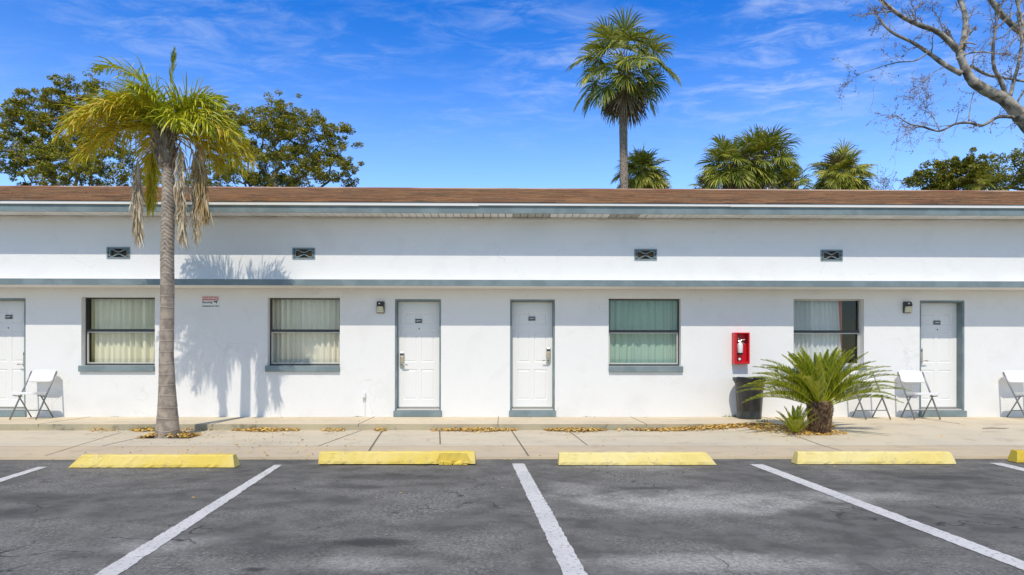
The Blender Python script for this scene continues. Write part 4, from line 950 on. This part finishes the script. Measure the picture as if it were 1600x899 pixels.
# ------------------------------------------------------------------ broadleaf trees
def leafquads(mb, rr, c, r, n, size, mi=1, flat=.75):
    for _ in range(n):
        while True:
            q = Vector((rr.uniform(-1, 1), rr.uniform(-1, 1), rr.uniform(-1, 1)))
            if q.length < 1: break
        p = c+Vector((q.x, q.y, q.z*flat))*r
        a = Vector((rr.gauss(0, 1), rr.gauss(0, 1), rr.gauss(0, .6))).normalized(); b = a.cross(Vector((rr.gauss(0, .5), rr.gauss(0, .5), 1))).normalized()
        s = size*rr.uniform(.6, 1.3); a *= s; b *= s*.5
        o = len(mb.v); mb.v += [tuple(p-a), tuple(p+b), tuple(p+a), tuple(p-b)]; mb.f.append((o, o+1, o+2, o+3)); mb.mi.append(mi)
def broad(name, label, px, Y, lobes, seed, nclump, leafm, leaf=.085, nl=90, cr=.42, barkm=BARKD, gap=.0, fork=.35):
    """lobes: (px, py, rx_px, ry_px) ellipses that the crown fills; clumps are joined to the trunk by limbs"""
    rr = random.Random(seed); s = (Y-CAMY)/F; base = Vector((W(px, 560, Y).x, Y, 0)); e = empty(name, tuple(base)); tag(e, label, 'tree')
    L_ = [(W(a, b, Y), rx*s, ry*s) for a, b, rx, ry in lobes]; area = [l[1]*l[2] for l in L_]; cl = []
    for _ in range(nclump*6):
        if len(cl) >= nclump: break
        c, rx, ry = rr.choices(L_, area)[0]
        q = Vector((rr.gauss(0, 1), rr.gauss(0, 1), rr.gauss(0, 1))).normalized()*(rr.uniform(.35, 1)**.5)
        p = c+Vector((q.x*rx, q.y*rx*.8, q.z*ry))
        if p.z < 3.2: continue
        if any((p-k).length < cr*.72 for k in cl): continue
        cl.append(p)
    top = max(p.z for p in cl); f0 = Vector((base.x, Y, top*fork))
    nodes = [(f0, -1)]; order = sorted(cl, key=lambda p: (p-f0).length); par = [-1]; pos = [f0]
    for p in order:
        best, bi = 1e9, 0; df = (p-f0).length
        for i, q in enumerate(pos):
            dd = (p-q).length+.35*(q-f0).length
            if (q-f0).length <= df and dd < best: best, bi = dd, i
        q = pos[bi]; mid = q.lerp(p, .5)+Vector((rr.uniform(-.12, .12), rr.uniform(-.12, .12), rr.uniform(-.02, .15)))*(p-q).length
        pos.append(mid); par.append(bi); pos.append(p); par.append(len(pos)-2)
    wt = [0]*len(pos)
    for i in range(len(pos)-1, -1, -1):
        wt[i] = max(wt[i], 1) if wt[i] == 0 else wt[i]
        if par[i] >= 0: wt[par[i]] += wt[i]
    mb = MB(); rad = [.013*(w_**.5)*1.25 for w_ in wt]
    for i in range(1, len(pos)):
        mb.tube([pos[par[i]], pos[i]], [min(rad[par[i]], rad[i]*1.5), rad[i]], 5, False)
    mb.tube([base-Z*.1, base+Z*.4, base.lerp(f0, .6)+Vector((.1, 0, 0)), f0], [rad[0]*1.8, rad[0]*1.4, rad[0]*1.15, rad[0]], 12)
    addp(mb, 'trunk', barkm, e, base)
    mb = MB()
    for p in cl:
        if rr.random() < gap: continue
        k = rr.randint(3, 5)
        for _ in range(k):
            c = p+Vector((rr.gauss(0, 1), rr.gauss(0, 1), rr.gauss(0, .7)))*cr*.55; leafquads(mb, rr, c, cr*rr.uniform(.3, .62), int(nl*2.3)//k, leaf*.66)
    for f_ in range(len(mb.mi)): mb.mi[f_] = 0
    addp(mb, 'crown', leafm, e, base); return e
broad('oak_tree', 'dark green oak behind the roof at the far left, behind the queen palm', 110, 17, [(75, 210, 75, 70), (140, 215, 60, 88), (30, 230, 45, 62), (150, 275, 110, 50), (120, 150, 45, 30), (60, 170, 40, 35)], 31, 250, OAK, .085, 120, .42)
broad('oak_tree', 'dark green oak behind the roof right of the queen palm, thinning towards the right', 430, 18, [(420, 230, 85, 55), (360, 205, 45, 42), (480, 225, 55, 45), (430, 185, 35, 28), (530, 262, 42, 26), (520, 215, 30, 24), (400, 275, 110, 40)], 32, 250, OAK, .085, 115, .42)
broad('broadleaf_tree', 'olive brown bushy tree above the roof left of the far right corner', 1492, 16, [(1490, 272, 48, 24), (1520, 280, 35, 26), (1455, 285, 32, 14)], 33, 75, BUSH, .10, 90, .40)
broad('broadleaf_tree', 'thin leaved tree at the far right edge above the roof, under the bare limbs', 1600, 18, [(1585, 262, 40, 30), (1625, 270, 40, 45), (1560, 285, 25, 14)], 34, 80, OAK, .085, 60, .42)
sabal(1528, 252, 288, 297, 26, 15.2, 'yellowish cabbage palm crown tucked into the olive bushy tree at right', .35, 26, -30, 12, 2, .5, leafm=SABALY)

# ------------------------------------------------------------------ bare tree
rr = random.Random(77); TY = 15.0; s_ = (TY-CAMY)/F
tb = Vector((W(1662, 560, TY).x, TY, 0)); bt = empty('bare_tree', tuple(tb)); tag(bt, 'large nearly leafless tree with pale bark whose limbs reach in from the top right corner', 'tree')
mbk = MB(); tw = MB(); lf = MB(); tips = []
def limb(pl, w0, w1, dz=0, dark=False, n=3, tw_from=.15, dens=1.0, curve=0):
    """pl: pixel polyline at the tree's own distance; dz: how far the limb swings towards or away"""
    P = []
    for i, (a, b) in enumerate(pl):
        f = i/(len(pl)-1); P.append(W(a, b, TY+dz*f))
    # smooth
    Q = []
    for i in range(len(P)-1):
        p0 = P[max(i-1, 0)]; p1 = P[i]; p2 = P[i+1]; p3 = P[min(i+2, len(P)-1)]
        for k in range(5):
            t = k/5; Q.append(.5*((2*p1)+(-p0+p2)*t+(2*p0-5*p1+4*p2-p3)*t*t+(-p0+3*p1-3*p2+p3)*t**3))
    Q.append(P[-1]); m = len(Q)
    rs = [(w0+(w1-w0)*i/(m-1))/2*s_*.88*(1+rr.uniform(-.08, .08)) for i in range(m)]
    mbk.m = 1 if dark else 0; mbk.tube(Q, rs, 10)
    for i in range(int(m*tw_from), m):
        if rr.random() < .38*dens:
            d = (Q[min(i+1, m-1)]-Q[max(i-1, 0)]).normalized(); twig(Q[i], d, rr.uniform(.5, 1.3), min(rs[i]*.45, .030), 0)
    d = (Q[-1]-Q[-2]).normalized()
    for _ in range(3): twig(Q[-1], d, rr.uniform(.6, 1.2), rs[-1]*.7, 0, .5)
def twig(p, d, ln, r, lev, spread=1.0):
    v = (d+Vector((rr.gauss(0, .7), rr.gauss(0, .7), rr.gauss(-.05, .7)))*spread).normalized(); n = 6; pts = [p]; q = p.copy(); dd = v.copy()
    for i in range(n):
        dd = (dd+Vector((rr.gauss(0, .16), rr.gauss(0, .16), rr.gauss(-.015, .16)))).normalized(); q = q+dd*ln/n; pts.append(q)
        if lev < 2 and rr.random() < (.62 if lev == 0 else .45): twig(q, dd, ln*rr.uniform(.35, .65), r*.55, lev+1, .9)
        if lev >= 1 and rr.random() < .30: leafquads(lf, rr, q, .06, rr.randint(1, 3), .030, 0)
    tw.tube(pts, [max(.0035, r*(1-.75*i/n)) for i in range(n+1)], 4, False)
limb([(1662, 560), (1660, 430), (1652, 330), (1628, 232), (1600, 190), (1570, 157), (1549, 146), (1520, 128), (1506, 104), (1497, 80)], 35, 11, 0, tw_from=.8, dens=.6)
limb([(1497, 80), (1478, 61), (1460, 48), (1435, 39), (1407, 25), (1378, 2), (1355, -18)], 10.5, 4.5, -1.2)
limb([(1503, 116), (1478, 103), (1449, 82), (1424, 66), (1392, 50), (1374, 30)], 9.5, 3, 1.0)
limb([(1502, 78), (1508, 43), (1506, 18), (1499, 0), (1490, -40)], 11, 6, .8)
limb([(1571, 150), (1563, 125), (1553, 107), (1551, 78), (1555, 46)], 8, 4, -.5, dark=True, dens=.5)
limb([(1588, 184), (1560, 183), (1535, 196), (1513, 192), (1492, 194), (1467, 205), (1442, 198), (1421, 194), (1403, 182)], 6, 1.6, -1.5, dark=True)
limb([(1517, 103), (1542, 117), (1570, 122), (1620, 131)], 5.5, 4, 1.5)
limb([(1578, 150), (1584, 125), (1592, 95), (1596, 60), (1590, 20), (1600, -20)], 7, 3.5, .6)
limb([(1540, -10), (1563, 21), (1581, 39), (1600, 57), (1628, 90), (1640, 130), (1630, 235)], 8, 14, 1.0, tw_from=0)
limb([(1493, 92), (1512, 84), (1535, 81), (1550, 84)], 3, 2, -.6)
limb([(1513, 190), (1516, 165), (1520, 148)], 2.2, 1, .3)
limb([(1467, 203), (1455, 180), (1440, 172)], 1.8, .8, .3)
limb([(1600, 142), (1590, 158), (1588, 170)], 4, 3, .2, dark=True)
limb([(1478, 103), (1460, 112), (1452, 120)], 2, 1, -.5)
limb([(1580, -30), (1590, 10), (1598, 40)], 5, 4, -.5)
limb([(1449, 82), (1430, 95), (1400, 98), (1365, 108), (1342, 116)], 2.6, .8, .6)
limb([(1600, 20), (1570, 55), (1555, 62), (1535, 75)], 2.5, 1, .6)
limb([(1435, 39), (1425, 20), (1440, 5)], 2.5, 1.2, .6)
o = addp(mbk, 'trunk', [BARK, MATS['oak_bark']], bt, tb, smooth=True)
addp(tw, 'twigs', TWIG, bt, tb); addp(lf, 'dry_leaves', material('dry_leaf', (.3, .15, .1), .8, island=[(.28, .11, .07), (.36, .22, .13), (.20, .10, .08)]), bt, tb)
# thin far twigs beside the bushy tree
rr = random.Random(5); eb = Vector((W(1395, 560, 17).x, 17, 0)); se = empty('bare_sapling', tuple(eb)); tag(se, 'faint leafless sapling twigs showing above the roof between the round palm and the olive tree', 'tree')
tw = MB(); lf = MB(); tw.tube([eb, W(1395, 300, 17)], [.06, .03], 6)
for k in range(16): twig(W(1395+rr.uniform(-25, 25), 306, 17), Vector((rr.gauss(0, .3), 0, 1)), rr.uniform(.7, 1.2), .012, 0, .4)
addp(tw, 'trunk', TWIG, se, eb); addp(lf, 'dry_leaves', MATS['dry_leaf'], se, eb)

# ------------------------------------------------------------------ litter and weeds
rr = random.Random(9); mb = MB()
def leaf_at(x, y, z, s):
    a = rr.uniform(0, 6.28); t = rr.gauss(0, .45); u = Vector((math.cos(a), math.sin(a), math.sin(t)*.7))*s; v = Vector((-math.sin(a), math.cos(a), rr.gauss(0, .4)))*s*.45; s *= rr.choice((.55, .8, 1, 1, 1.35)); p = Vector((x, y, z+s*.35))
    mb.add([p-u, p-v+Z*.004, p+u, p+v-Z*.002], [(0, 1, 2, 3)])
def gz(x, y):
    if PIT[0] < x < PIT[1] and PIT[2] < y < PIT[3]: return .025
    return .14 if y > SWB else zsw(x, y)
def pile(px0, px1, y0, y1, n, s=.028, hh=.035):
    for _ in range(int(n*1.5)):
        t = rr.random(); px = px0+(px1-px0)*t; edge = math.sin(math.pi*t)**.5
        y = y1-(y1-y0)*1.5*abs(rr.gauss(0, .45))*edge; x = X(px, y)
        leaf_at(x, y, gz(x, y)+rr.random()*hh*edge, s*rr.uniform(.6, 1.3))
for a in ((362, 468, 260), (385, 440, 220), (502, 540, 70), (586, 604, 60), (672, 700, 30), (690, 808, 420), (720, 780, 200), (850, 948, 520), (880, 930, 260), (990, 1210, 1500), (1050, 1190, 700), (205, 245, 160), (140, 180, 30), (960, 1000, 20), (270, 330, 30)):
    pile(a[0], a[1], SWB-.22, SWB-.015, a[2])
pile(1170, 1305, SWB-.75, SWB-.2, 900, .026)
for _ in range(750):
    x = rr.uniform(PIT[0]+.02, PIT[1]-.02); y = rr.uniform(PIT[2]+.02, PIT[3]-.1); d = Vector((x-PB.x, y-PB.y)).length
    leaf_at(x, y, .03+.06*max(0, 1-d/.35)+rr.random()*.03, .028*rr.uniform(.6, 1.3))
for _ in range(700):
    a = rr.uniform(0, 6.28); r = rr.uniform(.1, .36); x, y = SB.x-.08+r*math.cos(a)*1.35, SB.y+r*math.sin(a)*.7; leaf_at(x, y, gz(x, y)+rr.random()*.02, .024*rr.uniform(.6, 1.3))
for _ in range(330):
    px = rr.choice([rr.uniform(270, 560), rr.uniform(0, 1600), rr.uniform(150, 480)]); y = rr.uniform(SWF, SWB); x = X(px, y); leaf_at(x, y, gz(x, y), .022*rr.uniform(.5, 1.2))
for _ in range(40):
    y = rr.uniform(-1.2, -.02); x = X(rr.uniform(380, 1250), y); leaf_at(x, y, .14, .018)
for _ in range(45):
    y = rr.uniform(SWF-2.2, SWF-.03) if rr.random() < .4 else SWF-rr.uniform(.01, .05); x = X(rr.uniform(0, 1600), y); leaf_at(x, y, 0.002, .018)
stuff(mb.build('fallen_leaves', LEAFL), 'dry yellow brown fallen leaves piled along the walkway step and palm bases', 'fallen leaves')
mb = MB()
def tuft(px, y, n, h):
    for _ in range(n):
        x = X(px, y)+rr.gauss(0, .06); yy = y+rr.gauss(0, .02); z = gz(x, yy); a = rr.uniform(0, 6.28); hh = h*rr.uniform(.4, 1.1)
        l_ = Vector((math.cos(a), math.sin(a), 0)); w_ = Vector((-l_.y, l_.x, 0))*.004; p = Vector((x, yy, z))
        mb.add([p-w_, p+w_, p+l_*hh*.3+Z*hh*.7+w_, p+l_*hh*.3+Z*hh*.7-w_, p+l_*hh*.7+Z*hh], [(0, 1, 2, 3), (3, 2, 4)])
for px, y, n, h in ((228, SWB-.05, 60, .07), (235, SWB-.08, 50, .06), (215, SWB-.04, 30, .04), (912, SWB-.05, 40, .05), (925, SWB-.07, 30, .04), (1150, -.06, 25, .05), (1137, -.03, 20, .04), (560, -.02, 20, .02), (920, -.02, 15, .02), (180, -.02, 12, .02), (1190, -1.0, 40, .06)):
    tuft(px, y, n, h)
stuff(mb.build('weeds', GRASSM), 'small green weeds growing out of the joint along the walkway step', 'weeds')
# a stick on the walkway at right
p = G(1556, 671, .14); mb = MB(); mb.tube([p+Vector((-.2, 0, .012)), p+Vector((-.05, .02, .02)), p+Vector((.12, 0, .012)), p+Vector((.2, -.01, .02))], [.010, .014, .012, .004], 6)
st = mb.build('fallen_branch', TWIG, loc=tuple(p)); tag(st, 'short brown stick lying on the concrete at the right edge', 'stick')
